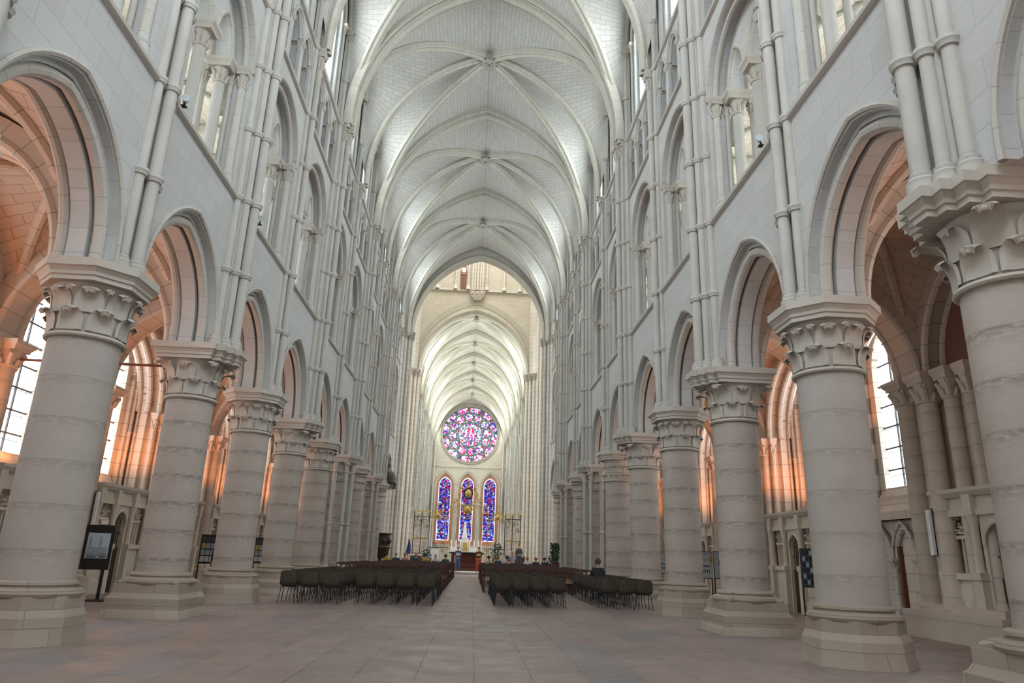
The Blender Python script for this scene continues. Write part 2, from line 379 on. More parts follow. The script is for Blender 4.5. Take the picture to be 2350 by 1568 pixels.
def make_column(strong, rich, r=.5, attached=False):
    root = empty('column')
    P_ = MB()
    if strong:
        P_.ngon(0, 0, [(rect(.77), 0), (rect(.755), .05), (rect(.71), .15), (rect(.70), .16), (rect(.70), .36)])
        P_.ngon(0, 0, [(rect(.70), .36), (rect(.66), .40), (rect(.625), .47), (rect(.625), .62)])
    else:
        o = lambda a: octo(a, a*.43)
        P_.ngon(0, 0, [(o(.735), 0), (o(.72), .08), (o(.70), .14), (o(.69), .36), (o(.635), .47), (o(.63), .63)])
    P_.build('plinth', M_BASE, root, ang=.4)
    b = MB()
    b.lathe(0, 0, [(.60, .60), (.655, .62), (.675, .66), (.66, .70), (.61, .725), (.575, .73), (.555, .745), (.555, .765), (.58, .775), (.575, .81), (.545, .83), (r, .835)], 40)
    if strong:
        for k in range(4):
            a = PI/4+k*PI/2; b.tube([(.58*cos(a), .58*sin(a), .66), (.70*cos(a), .70*sin(a), .655), (.80*cos(a), .80*sin(a), .635)], [.075, .06, .035], 8)
    b.build('base_moulding', M_BASE, root)
    s = MB(); s.lathe(0, 0, [(r, .80), (r*.995, 2.6), (r*.99, 4.40)], 40); s.build('shaft', M_DRUM if rich != 2 else M_DRUMN, root)
    a = MB(); a.lathe(0, 0, [(r, 4.33), (r+.045, 4.335), (r+.065, 4.36), (r+.05, 4.395), (r-.01, 4.41)], 40, cap=False); a.build('astragal', M_CAP, root)
    c = MB(); c.lathe(0, 0, [(r-.01, 4.38), (r-.015, 4.6), (r+.01, 4.85), (r+.05, 5.05), (r+.10, 5.2)], 32)
    cap = c.build('capital', M_CAP, root)
    l = MB()
    if rich == 3:
        for z0, z1 in ((4.42, 4.62), (4.68, 4.95)):
            for k in range(14): leaf(l, 2*PI*k/14+z0, r-.01, z0, r+.08, z1, .11, .04, .018)
    else:
        for k in range(8): leaf(l, 2*PI*k/8+(PI/8 if strong else 0), r-.01, 4.43, r+.12, 4.78, .19, .06, .034)
        for k in range(8):
            corner = k % 2 == 0 if strong else False
            a = 2*PI*k/8+(PI/4 if strong else PI/8)
            leaf(l, a, r+.0, 4.72, r+(.34 if corner else .13), 5.12 if corner else 5.10, .20, .06, .042 if corner else .032)
        if not strong:
            for k in range(8): leaf(l, 2*PI*k/8, r, 4.78, r+.17, 5.10, .12, .05, .03)
    l.build('leaf_carving', M_CAP, cap)
    ab = MB(); zz = [5.17, 5.24, 5.25, 5.30, 5.36, 5.37, 5.50]; hh = [.635, .635, .66, .665, .71, .735, .735]
    if strong:
        lev = []
        for z, h in zip(zz, hh):
            e = h-.635
            lev.append(([(h, -h), (h, h), (-h+.12, h), (-h+.12, .50+e), (-h-.04, .50+e), (-h-.04, .30+e), (-h-.16, .30+e), (-h-.16, .13+e), (-h-.27, .13+e),
                         (-h-.27, -.13-e), (-h-.16, -.13-e), (-h-.16, -.30-e), (-h-.04, -.30-e), (-h-.04, -.50-e), (-h+.12, -.50-e), (-h+.12, -h)], z))
        ab.ngon(0, 0, lev)
    else: ab.ngon(0, 0, [(octo(h+.07, h*.5), z) for z, h in zip(zz, hh)])
    ab.build('abacus', M_CAP, root, ang=.4)
    if attached:        # freestanding colonnettes round the choir end piers of the nave
        for k in range(8):
            q = PI/4*k; rr = .66
            if k % 2 and not strong: continue
            cc = MB(); cc.cyl(rr*cos(q), rr*sin(q), .75, 4.75, .085, 12); cn = cc.build('colonnette', M_SHAFT, root)
            d = MB(); x, y = rr*cos(q), rr*sin(q)
            d.lathe(x, y, [(.085, 2.43), (.125, 2.45), (.13, 2.49), (.09, 2.53)], 12).lathe(x, y, [(.085, 4.70), (.115, 4.74), (.085, 4.78), (.10, 4.95), (.15, 5.17)], 12).lathe(x, y, [(.14, .62), (.13, .70), (.09, .78)], 12)
            d.build('capital_and_ring', M_CAP, cn)
    return root
def capitalet(M, x, y, z0, z1, r, ab=None, leaves=4, hx=None):     # bell with leaves + square abacus, for small shafts
    h = z1-z0; ab = ab or r*1.9; hx = hx or ab
    M.lathe(x, y, [(r, z0-.03), (r*1.22, z0-.01), (r*1.22, z0+.02), (r, z0+.04), (r*1.05, z0+h*.35), (r*1.45, z0+h*.66)], 12)
    M.ngon(x, y, [(rect(hx*.80, ab*.80), z0+h*.62), (rect(hx*.82, ab*.82), z0+h*.72), (rect(hx*.97, ab*.97), z0+h*.84), (rect(hx, ab), z0+h*.86), (rect(hx, ab), z1)])
    for k in range(leaves):
        a = PI/4+k*2*PI/leaves
        p = lambda rr, z: (x+rr*cos(a), y+rr*sin(a), z)
        M.tube([p(r*.95, z0+h*.05), p(r*1.25, z0+h*.35), p(r*1.7, z0+h*.52), p(r*1.75, z0+h*.44)], [r*.35, r*.38, r*.28, r*.12], 6)
        a += PI/leaves
        M.tube([p(r*.95, z0+h*.03), p(r*1.2, z0+h*.2), p(r*1.4, z0+h*.30), p(r*1.4, z0+h*.24)], [r*.3, r*.3, r*.2, r*.1], 5)
def make_cluster(strong):
    root = empty('wall_shaft_cluster'); L = STRONG if strong else WEAK
    n = len(L)
    for k, (x, y, r) in enumerate(L):
        tall = k >= n-2; pr = [(r+.06, 5.49), (r+.06, 5.60), (r+.055, 5.62), (r+.065, 5.66), (r+.03, 5.70), (r+.035, 5.74), (r, 5.77)]
        for z in [7.3, 9.1, 10.9, 12.7, 14.5]+([17.0, 18.9] if tall else []):
            pr += [(r, z-.08), (r+.03, z-.07), (r+.035, z-.03), (r+.055, z), (r+.05, z+.05), (r, z+.07)]
        pr.append((r, 20.9 if tall else 16.5))
        s = MB(); s.lathe(x, y, pr, 14); so = s.build('shaft', M_SHAFT, root)
        C_ = MB()
        if tall: capitalet(C_, x, y, 20.75, 21.15, r)
        else: capitalet(C_, x, y, 16.35, 17.05, r, r*2.0)
        C_.build('shaft_capital', M_CAP, so)
    p = MB()
    if strong: p.box(-.56, -.36, -.34, .34, 5.5, 17.0).box(-.42, -.3, -.5, .5, 5.5, 21.5)
    else: p.box(-.42, -.3, -.34, .34, 5.5, 21.5)
    p.build('backing_pilaster', M_STR, root, smooth=False)
    return root
# ================================================================== one bay of the nave wall (right side, centre y = 0)
def yz(a, b, d): return (d, a, b)
def make_bay():
    w = MB()
    # arcade storey
    op = pointed(1.70, 5.48, 7.72, 14, stilt=.2)
    w.plate([[(-HB, 5.48)]+op+[(HB, 5.48), (HB, 9.12), (-HB, 9.12)]], yz, X0, X0+.14)
    op2 = pointed(1.46, 5.48, 7.42, 14, stilt=.2)
    w.plate([[(-HB, 5.48)]+op2+[(HB, 5.48), (HB, 8.9), (-HB, 8.9)]], yz, X0+.32, X0+.60)
    op3 = pointed(1.64, 5.48, 7.64, 14, stilt=.2)
    w.plate([[(-HB, 5.48)]+op3+[(HB, 5.48), (HB, 8.95), (-HB, 8.95)]], yz, X0+.13, X0+.88)
    # gallery storey, relieving arch
    g = pointed(1.56, 9.15, 13.95, 14, stilt=3.2)
    w.plate([[(-HB, 9.1)]+g+[(HB, 9.1), (HB, 14.5), (-HB, 14.5)]], yz, X0, X0+.16)
    g2 = pointed(1.50, 9.15, 13.84, 14, stilt=3.2)
    w.plate([[(-HB, 9.1)]+g2+[(HB, 9.1), (HB, 14.5), (-HB, 14.5)]], yz, X0+.15, X0+.42)
    # tympanum with two sub-arches
    def sub(c, s=.47): return pointed(s, 12.35, 13.22, 8, c=c, stilt=.12)
    w.plate([[(-1.5, 12.35)]+sub(-.63)+sub(.63)+[(1.5, 12.35), (1.5, 14.2), (-1.5, 14.2)]], yz, X0+.40, X0+.85)
    # triforium storey
    t = [(-HB, 14.5)]
    for c in (-1.23, 0, 1.23): t += [(c-.46, 14.5), (c-.46, 16.1)]+pointed(.46, 16.1, 16.78, 8, c=c)[1:-1]+[(c+.46, 16.1), (c+.46, 14.5)]
    w.plate([t+[(HB, 14.5), (HB, 17.0), (-HB, 17.0)]], yz, X0, X0+.10)
    t = [(-HB, 14.6)]
    for c in (-1.23, 0, 1.23): t += [(c-.52, 14.6), (c-.52, 16.0)]+pointed(.40, 16.0, 16.66, 8, c=c)+[(c+.52, 16.0), (c+.52, 14.6)]
    w.plate([t+[(HB, 14.6), (HB, 17.0), (-HB, 17.0)]], yz, X0+.12, X0+.40)
    # clerestory
    cl = pointed(.98, 17.75, 22.4, 12, stilt=3.2)
    w.plate([[(-HB, 17.0), (HB, 17.0), (HB, 24.2), (-HB, 24.2)], cl[::-1]], yz, X0+.14, X0+.30)
    cl2 = pointed(.84, 17.9, 22.2, 12, stilt=3.1)
    w.plate([[(-HB, 17.0), (HB, 17.0), (HB, 24.2), (-HB, 24.2)], cl2[::-1]], yz, X0+.29, X0+1.3)
    root = w.build('wall_right', M_WALL, None, ang=.5)
    # arcade mouldings
    A = [(X0+.19, a, b) for a, b in pointed(1.56, 5.48, 7.53, 14, stilt=.2)]
    m = MB(); m.sweep(A, (1, 0, 0), roll(.095, 10))
    m.sweep([(X0-.015, a, b) for a, b in pointed(1.75, 5.48, 7.80, 14, stilt=.2)], (1, 0, 0), roll(.05, 6))
    m.sweep([(X0+.73, a, b) for a, b in pointed(1.56, 5.48, 7.53, 14, stilt=.2)], (1, 0, 0), roll(.095, 10))
    m.build('arcade_arch_moulding', M_ARCH, root)
    m = MB(); m.sweep([(X0+.18, a, b) for a, b in pointed(1.47, 9.5, 13.82, 14, stilt=2.85)], (1, 0, 0), roll(.07))
    m.sweep([(X0+.0, a, b) for a, b in pointed(1.60, 12.35, 14.0, 14)], (1, 0, 0), roll(.03, 6))
    m.build('gallery_arch_moulding', M_ARCH, root)
    for c in (-.63, .63):
        m = MB(); m.sweep([(X0+.41, a, b) for a, b in pointed(.48, 12.35, 13.27, 8, c=c, stilt=.12)], (1, 0, 0), roll(.065))
        m.sweep([(X0+.84, a, b) for a, b in pointed(.46, 12.35, 13.25, 8, c=c, stilt=.12)], (1, 0, 0), roll(.06))
        m.build('gallery_sub_arch_moulding', M_ARCH, root)
    # gallery columns
    for y, r in ((0, .13), (-1.24, .125), (1.24, .125)):
        m = MB(); m.lathe(X0+.60, y, [(r*1.6, 9.12), (r*1.6, 9.3), (r*1.3, 9.36), (r*1.35, 9.42), (r, 9.5), (r, 11.85)], 16)
        c = m.build('gallery_column', M_SHAFT, root)
        m = MB(); capitalet(m, X0+.60, y, 11.78, 12.37, r, .25, hx=.32); m.build('capital', M_CAP, c)
    for y in (-1.30, -.11, .11, 1.30):
        m = MB(); m.lathe(X0+1.0, y, [(.10, 9.12), (.10, 9.3), (.08, 9.36), (.075, 9.5), (.075, 11.9)], 12); c = m.build('rear_colonnette', M_SHAFT, root)
        m = MB(); capitalet(m, X0+1.0, y, 11.85, 12.3, .075, .13); m.build('capital', M_CAP, c)
    for y in (-1.44, 1.44):
        m = MB(); m.lathe(X0+.42, y, [(.09, 9.12), (.09, 9.4), (.075, 9.46), (.06, 9.55), (.06, 11.95)], 12); c = m.build('jamb_colonnette', M_SHAFT, root)
        m = MB(); capitalet(m, X0+.42, y, 11.9, 12.36, .06, .11); m.build('capital', M_CAP, c)
    for y in (-1.50, 1.50):
        m = MB(); m.lathe(X0+.17, y, [(.14, 9.15), (.14, 9.42), (.11, 9.47), (.125, 9.54), (.088, 9.62), (.088, 11.95)], 12)
        c = m.build('jamb_colonnette', M_SHAFT, root)
        m = MB(); capitalet(m, X0+.17, y, 11.85, 12.38, .088, .17); m.build('capital', M_CAP, c)
    for y, r in ((-.615, .085), (.615, .085), (-1.84, .08), (1.84, .08)):
        m = MB(); m.lathe(X0+.14, y, [(r*1.5, 14.6), (r*1.5, 14.72), (r*1.2, 14.78), (r, 14.84), (r, 15.75)], 14)
        c = m.build('triforium_column', M_SHAFT, root)
        m = MB(); capitalet(m, X0+.14, y, 15.70, 16.12, r, .165, hx=.20); m.build('capital', M_CAP, c)
    m = MB()
    for c in (-1.23, 0, 1.23):
        m.sweep([(X0+.08, a, b) for a, b in pointed(.44, 16.1, 16.76, 8, c=c)], (1, 0, 0), roll(.05, 6))
        m.sweep([(X0-.01, a, b) for a, b in pointed(.55, 16.1, 16.90, 8, c=c)], (1, 0, 0), roll(.022, 6))
    m.build('triforium_arch_moulding', M_ARCH, root)
    for z in (9.1, 14.5, 17.0):
        m = MB(); m.sweep([(X0, -HB, z), (X0, HB, z)], (1, 0, 0), [(.02, -.07), (-.06, -.05), (-.10, -.01), (-.09, .05), (-.05, .08), (.02, .09)][::-1])
        m.build('string_course', M_STR, root)
    for s in (-1, 1):
        m = MB(); m.lathe(X0+.10, s*1.22, [(.11, 17.1), (.11, 17.35), (.09, 17.4), (.10, 17.46), (.068, 17.5), (.068, 20.75)], 12)
        c = m.build('clerestory_colonnette', M_SHAFT, root)
        m = MB(); capitalet(m, X0+.10, s*1.22, 20.7, 21.1, .068, .14); m.build('capital', M_CAP, c)
    m = MB(); m.sweep([(X0+.10, a, b) for a, b in pointed(1.22, 21.1, 22.9, 10)], (1, 0, 0), roll(.075))
    m.sweep([(X0+.0, a, b) for a, b in pointed(1.70, 21.1, 23.75, 12)], (1, 0, 0), roll(.095))
    m.build('wall_rib', M_RIB, root)
    # dark triforium passage, gallery floor, gallery back
    m = MB(); m.box(X0+1.15, X0+1.3, -HB, HB, 14.5, 17.02).box(X0+.4, X0+1.3, -HB, HB, 14.42, 14.5).box(X0+.4, X0+1.3, -HB, HB, 17.0, 17.1)
    m.build('triforium_passage', M_WALL, root, smooth=False)
    return root
def make_gallery():
    m = MB(); m.box(X0+.3, 14.2, -HB, HB, 8.92, 9.10)
    gw = pointed(.85, 10.1, 13.3, 10, stilt=2.0)
    m.plate([[(-HB, 9.1), (HB, 9.1), (HB, 14.6), (-HB, 14.6)], gw[::-1]], yz, 10.9, 11.5)
    root = m.build('gallery_room', M_WALLC, None, ang=.5)
    # quadripartite vault
    vault4(root, X0+.85, 10.9, -HB, HB, 11.9, 14.1, M_WEBC, M_RIB, .09)
    m = MB(); m.sweep([(x, -HB, z) for x, z in pointed((10.9-X0-.85)/2, 11.6, 13.95, 10, c=(10.9+X0+.85)/2)], (0, 1, 0), roll(.13)); m.build('transverse_rib', M_RIB, root)
    m = MB(); m.cyl(10.85, -HB, 9.1, 11.3, .13, 12); capitalet(m, 10.85, -HB, 11.3, 11.75, .13); m.build('wall_shaft', M_SHAFT, root)
    m = MB(); m.box(X0+.3, 11.5, -HB, HB, 14.55, 14.7); m.build('gallery_roof', M_WALL, root, smooth=False)
    return root
M_WALLC = ashlar('gallery_cream_ashlar', 'x', (.70, .65, .54), (.63, .58, .48), (.42, .38, .31), .6, .33)
M_WEBC = ashlar('gallery_vault_masonry', 'x', (.70, .62, .50), (.64, .56, .45), (.40, .34, .27), .5, .25, .010, uv=True, amt=.2)
def arc(s, z0, z1, n, stilt=0.0):      # half arch, foot -> apex : (distance from centre, z)
    p = pointed(s, z0, z1, n, stilt=stilt); return p[:len(p)//2+1]
def vault4(root, x0, x1, y0, y1, z0, z1, mw_, mr, rr, n=12, warp=0.0):
    xc, yc = (x0+x1)/2, (y0+y1)/2; w = MB(); r = MB()
    hx, hy = (x1-x0)/2, (y1-y0)/2
    for sx in (-1, 1):
        for sy_ in (-1, 1):
            D = []; R_ = (hx*hx+hy*hy)**.5
            for k in range(n+1):
                t = PI/2*k/n; D.append((xc+sx*hx*cos(t), yc+sy_*hy*cos(t), z0+(z1-z0)*sin(t)))
            ax = [(xc+sx*abs(d), y, z) for (d, z), y in zip(arc(hx, z0, z1-.05, n), [yc+sy_*hy]*(n+1))]
            ay = [(xc+sx*hx, yc+sy_*abs(d), z) for d, z in arc(hy, z0, z1-.1, n)]
            w.ruled(ax, D, 5); w.ruled(ay, D, 5)
            r.sweep(D, (sy_*hy, -sx*hx, 0), roll(rr, 8, 0, 0))
    o = w.build('vault_web', mw_, root, ang=1.0); r.build('diagonal_rib', mr, root)
    b = MB(); sph(b, (xc, yc, z1-.06), rr*1.9, 12, 6, .6); b.build('boss', mr, root)
# ================================================================== aisle bay and chapel
def make_aisle(dark=False):
    m = MB(); XA = 10.3
    c = pointed(1.66, 0.02, 7.95, 12, stilt=5.6)
    m.plate([[(-HB, 0)]+c+[(HB, 0), (HB, 9.0), (-HB, 9.0)]], yz, XA, XA+.3)
    c = pointed(1.50, 0.02, 7.7, 12, stilt=5.6)
    m.plate([[(-HB, 0)]+c+[(HB, 0), (HB, 9.0), (-HB, 9.0)]], yz, XA+.29, XA+.62)
    m.box(XA+.5, 12.4, -HB, -1.62, 0, 9).box(XA+.5, 12.4, 1.62, HB, 0, 9)
    if not dark:
        gw = pointed(1.15, 3.15, 8.15, 10, stilt=3.2); gi = pointed(.90, 3.3, 7.85, 10, stilt=3.2)
        m.plate([[(-HB, 0), (HB, 0), (HB, 9.0), (-HB, 9.0)], gw[::-1]], yz, 11.02, 11.17)
        m.plate([[(-HB, 0), (HB, 0), (HB, 9.0), (-HB, 9.0)], gi[::-1]], yz, 11.16, 11.6)
        m.add([(10.85, -1.25, 2.75), (10.85, 1.25, 2.75), (11.2, 1.05, 3.4), (11.2, -1.05, 3.4), (11.03, -1.25, 2.7), (11.03, 1.25, 2.7)], [(0, 1, 2, 3), (0, 3, 4), (1, 5, 2)])
        m.box(10.8, 11.05, -1.6, 1.6, 2.55, 2.75)
    root = m.build('aisle_wall', M_AISLE, None, ang=.5)
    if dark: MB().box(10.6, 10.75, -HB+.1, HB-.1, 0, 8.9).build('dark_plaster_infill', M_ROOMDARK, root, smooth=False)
    vault4(root, 6.5, XA, -HB, HB, 5.5, 8.45, M_AWEB, M_ARIB, .11)
    if not dark: vault4(root, XA+.6, 11.05, -1.62, 1.62, 7.2, 8.4, M_AWEB, M_ARIB, .07)
    m = MB()      # broad transverse arch over the aisle at the pier
    P = [(x, -HB, z) for x, z in pointed(1.9, 5.5, 7.95, 14, c=8.4)]
    m.sweep(P, (0, 1, 0), [(-.40, .3), (.40, .3), (.40, 0), (.27, 0), (.27, -.10), (-.27, -.10), (-.27, 0), (-.40, 0)])
    for bq in (-.35, .35): m.sweep(P, (0, 1, 0), roll(.09, 8, bq, -.07))
    m.build('transverse_arch', M_ARCHA, root)
    m = MB()
    for x, q in ((XA-.02, 1.62), (XA+.32, 1.50), (XA+.62, 1.44)): m.sweep([(x, u, v) for u, v in pointed(q, 5.5, 7.93-(1.62-q)*1.5, 12, stilt=.15)], (1, 0, 0), roll(.09))
    m.build('chapel_arch_moulding', M_ARCHA, root)
    m = MB(); m.box(9.8, XA+.02, -HB-.46, -HB+.46, 0, .5); m.box(10.13, XA+.02, -HB-.40, -HB+.40, .5, 5.2)
    m.build('respond_pier', M_AISLED, root, smooth=False)
    for x, y, q in ((10.05, 0, .20), (10.17, -.36, .11), (10.17, .36, .11), (10.35, .56, .07), (10.35, -.56, .07)):
        m = MB(); m.lathe(x, y-HB, [(q*1.5, .3), (q*1.5, .52), (q*1.25, .58), (q*1.3, .64), (q, .7), (q, 5.05)], 16)
        so = m.build('respond_shaft', M_AISLED, root)
        m = MB(); capitalet(m, x, y-HB, 4.95, 5.5, q, q*1.75); m.build('capital', M_CAPA, so)
    if not dark:
        for sg in (-1, 1):
            for x, y, q in ((10.97, 1.32, .06), (10.86, 1.46, .045)):
                m = MB(); m.lathe(x, sg*y, [(q*1.7, 2.78), (q*1.7, 2.95), (q*1.3, 3.02), (q*1.4, 3.08), (q, 3.14), (q, 4.75), (q*1.4, 4.79), (q, 4.83), (q, 6.25)], 12)
                so = m.build('chapel_colonnette', M_AISLED, root)
                m = MB(); capitalet(m, x, sg*y, 6.15, 6.6, q, q*1.9); m.build('capital', M_CAPA, so)
    return root
M_ARIB = ashlar('aisle_rib_stone', 'x', (.60, .50, .42), (.54, .45, .37), (.30, .24, .19), 30, .46, .010, uv=True, amt=.2, off=0)
M_ARCHA = ashlar('aisle_arch_stone', 'x', (.60, .53, .46), (.54, .475, .41), (.30, .25, .21), 30, .46, .010, uv=True, amt=.2, off=0)
M_CAPA = plain('aisle_capital_stone', (.58, .50, .43), .15)
M_AISLED = drums('aisle_respond_stone', (.57, .50, .43), .3, .42)
# ================================================================== high vault: one sexpartite double bay, centre y = 0
SP, ZS, ZA = 5.25, 17.05, 24.35
def make_vault(cells=True):
    n = 20; w = MB(); Y = BAY
    T = lambda s, y: [(s*abs(d), y, z) for d, z in arc(SP, ZS, ZA, n, stilt=.35)]
    def D(s, t):       # from strong pier (s*SP, t*Y) to the keystone
        return [(s*abs(d), t*Y*abs(d)/SP, z) for d, z in arc(SP, ZS, ZA, n, stilt=.6)]
    N = len(T(1, 0)); 
    def wallpath(y0, ym, s):          # wall rib half: from pier y0 up and over to apex at ym
        pts = []; hw = abs(ym-y0)-.45; sg = 1 if ym > y0 else -1
        A = arc(hw, 21.1, 23.75, 200)
        for k in range(N):
            t = k/(N-1)
            if t < .30:
                q = t/.30; pts.append((s*(SP+.40*min(1, q*2)), y0+sg*.45*min(1, q*2), ZS+(21.1-ZS)*q))
            else:
                q = (t-.30)/.70; d, z = A[int(round(q*200))]; pts.append((s*(SP+.40), ym-sg*abs(d), z))
        return pts
    for s in (-1, 1):
        for t in (-1, 1):
            w.ruled(T(s, t*Y), D(s, t), 8)
            w.ruled(wallpath(t*Y, t*Y/2, s), D(s, t), 8)
            w.ruled(wallpath(0, t*Y/2, s), T(s, 0), 8)
    root = w.build('ceiling_vault', M_WEB, None, ang=1.2)
    for t in (-1, 1):
        for s in (-1, 1):
            m = MB(); d = D(s, t); B = Vector((t*Y, -s*SP, 0)).normalized()
            m.sweep([(x, y, z-.06) for x, y, z in d], B, [(-.19, -.12), (.19, -.12), (.19, .09), (-.19, .09)])
            for b in (-.14, .14): m.sweep([(x, y, z-.17) for x, y, z in d], B, roll(.062, 8, b, 0))
            dn = [(x, y, z-.23) for x, y, z in d]; m.sweep(dn, B, roll(.095, 10)); m.build('diagonal_rib', M_RIB, root)
    m = MB()
    for b in (-.125, .125): m.sweep([(x, b, z) for x, z in pointed(SP, ZS, ZA, n, stilt=.35)], (0, 1, 0), roll(.095, 8))
    m.sweep([(x, 0, z-.09) for x, z in pointed(SP, ZS, ZA, n, stilt=.35)], (0, 1, 0), roll(.095, 10)); m.build('intermediate_rib', M_RIB, root)
    m = MB(); m.lathe(0, 0, [(.2, ZA-.40), (.33, ZA-.38), (.40, ZA-.18), (.36, ZA+.02), (.2, ZA+.12)], 20, cap=False)
    m.lathe(0, 0, [(.2, ZA-.40), (.17, ZA-.16), (.17, ZA+.1)], 20, cap=False)
    for k in range(14): sph(m, (.36*cos(2*PI*k/14), .36*sin(2*PI*k/14), ZA-.38), .06, 6, 4)
    m.build('keystone', M_RIB, root)
    b = MB(); b.lathe(0, 0, [(.17, ZA-.14), (.17, ZA-.12)], 16); b.build('keystone_opening', M_BLACK, root)
    return root
def make_transverse():
    m = MB(); P = [(x, 0, z) for x, z in pointed(SP, ZS, ZA-.02, 20, stilt=.35)]
    m.sweep(P, (0, 1, 0), [(-.44, .2), (.44, .2), (.44, -.12), (.26, -.12), (.26, -.20), (-.26, -.20), (-.26, -.12), (-.44, -.12)])
    m.sweep([(x, 0, z-.27) for x, y, z in P], (0, 1, 0), roll(.15, 10))
    for b in (-.36, .36): m.sweep([(x, b, z-.17) for x, y, z in P], (0, 1, 0), roll(.075, 8))
    return m.build('transverse_rib', M_RIB, None)
def make_window(name, mat, x, half, z0, z1, stilt, cols=2, rows=8):
    g = MB(); o = pointed(half, z0, z1, 10, stilt=stilt); g.plate([o], yz, x, x+.02)
    root = g.build(name, mat, None, smooth=False)
    f = MB()
    for k in range(1, cols): f.box(x-.04, x+.0, -half+2*half*k/cols-.02, -half+2*half*k/cols+.02, z0, z1-.05)
    for k in range(1, rows):
        z = z0+(z1-z0)*k/rows; hw = half if z < z0+stilt else half*max(.15, (1-((z-z0-stilt)/(z1-z0-stilt))**1.6))
        f.box(x-.05, x, -hw, hw, z-.02, z+.02)
    f.build('window_bars', M_LEAD, root, smooth=False)
    tag(root, kind='structure'); return root
# ---------------- prototypes
colS = make_column(True, 1, .485); colW = make_column(False, 2, .515)
colS2 = make_column(True, 1, .485); colW2 = make_column(False, 1, .50); colW3 = make_column(False, 3, .50)
colSa = make_column(True, 1, .46, True); colWa = make_column(False, 1, .46)
cluS, cluW = make_cluster(True), make_cluster(False)
bay, gal, ais = make_bay(), make_gallery(), make_aisle()
aisD = make_aisle(True)
vau, tra = make_vault(), make_transverse()
winC = make_window('window_1', M_PANE, X0+.95, .84, 17.9, 22.2, 3.1)
winCh = make_window('window_9', M_PANECH, X0+.95, .84, 17.9, 22.2, 3.1)
winG = make_window('window_2', M_PANEG, 11.2, .85, 10.1, 13.3, 2.0, 2, 5)
winA = make_window('window_3', M_PANEC, 11.35, .90, 3.3, 7.85, 3.2, 3, 8)
protos = [winCh, aisD, colS, colW, colS2, colW2, colW3, colSa, colWa, cluS, cluW, bay, gal, ais, vau, tra, winC, winG, winA]
CH_X, CH_ROT = -.28, .0105         # the choir axis bends slightly
CHM = Matrix.Translation((CH_X, 62.75, 0)) @ Matrix.Rotation(CH_ROT, 4, 'Z')
def put(o, x, y, s, choir=False, name=None, **kw):
    """copy o; s=+1 right side, -1 mirrored left side; choir: y measured from the crossing"""
    c = dup(o, name=name, **kw)
    M = Matrix.Translation((x, y, 0)) @ Matrix.Diagonal((s, 1, 1, 1))
    if choir: M = CHM @ M
    c.matrix_world = M; return c
WN = [3]
def nwin(): WN[0] += 1; return 'window_%d' % WN[0]
SIDE = {1: 'right', -1: 'left'}
def pier_words(i):
    return 'standing level with the camera' if i < 0 else ''
for s in (1, -1):
    sd = SIDE[s]
    for i in range(-2, 10):
        yc = PY(i)+HB; k = i+2
        put(bay, 0, yc, s, name='wall_'+sd, kind='structure', label=f'pale stone four-storey nave wall, {sd} side, {NTH[k]} bay from the west door')
        put(gal, 0, yc, s, name='wall_gallery_'+sd, kind='structure', label=f'cream vaulted gallery behind the {sd} nave arcade, {NTH[k]} bay from the west')
        put(aisD if (s == 1 and i == 1) else ais, 0, yc, s, name='wall_aisle_'+sd, kind='structure', label=f'vaulted {sd} aisle and side chapel, {NTH[k]} bay from the west')
        put(winC, 0, yc, s, name=nwin(), kind='structure', label=f'tall clerestory lancet window, {sd} wall, {NTH[k]} bay from the west')
        put(winG, 0, yc, s, name=nwin(), kind='structure', label=f'gallery window behind the {sd} arcade, {NTH[k]} bay from the west')
        if not (s == 1 and i == 1): put(winA, 0, yc, s, name=nwin(), kind='structure', label=f'leaded chapel window, {sd} aisle, {NTH[k]} bay from the west')
    for i in range(-1, 10):
        strong = i % 2 == 0
        if i >= 6: pr = colSa if strong else colWa
        elif strong: pr = colS if i < 4 else colS2
        else: pr = colW if i < 3 else (colW3 if (i == 5 and s == 1) else colW2)
        sh = 'square' if strong else 'octagonal'
        ex = ' ringed by slim detached colonnettes' if i >= 6 and strong else ''
        lab = f'thick round stone column with {sh} plinth{ex}, {NTH[i+1]} on the {sd} counted from the camera'
        cx_, cy_ = (6.08, 6.98) if (s == 1 and i == 0) else (s*6, PY(i))
        put(pr, cx_, cy_, s, name='column', label=lab, category='column', group=f'{sd} nave columns')
        put(cluS if strong else cluW, s*6, cy_, s, name='wall_shaft_cluster', category='wall shafts', group='vault shafts on the nave walls',
            label=f'bundle of {"five" if strong else "three"} slim ringed shafts above the {NTH[i+1]} {sd} nave column')
    for j in range(0, 10):       # choir
        yc = BAY*j+HB
        put(bay, 0, yc, s, True, name='wall_choir_'+sd, kind='structure', label=f'four-storey choir wall beyond the crossing, {sd} side, {NTH[j]} bay')
        put(winCh, 0, yc, s, True, name=nwin(), kind='structure', label=f'choir clerestory window, {sd} side, {NTH[j]} bay')
        put(gal, 0, yc, s, True, name='wall_choir_gallery_'+sd, kind='structure', label=f'vaulted gallery behind the choir arcade, {sd} side, {NTH[j]} bay')
        put(winG, 0, yc, s, True, name=nwin(), kind='structure', label=f'choir gallery window, {sd} side, {NTH[j]} bay')
        if j: 
            st = j % 2 == 0
            put(colS if st else colW2, s*6, BAY*j, s, True, name='column', category='column', group=f'{sd} choir columns', label=f'round stone column of the choir, {sd} side, {NTH[j-1]} beyond the crossing')
            put(cluS if st else cluW, s*6, BAY*j, s, True, name='wall_shaft_cluster', category='wall shafts', group='vault shafts on the choir walls', label=f'slim ringed shafts above the {NTH[j-1]} {sd} choir column')
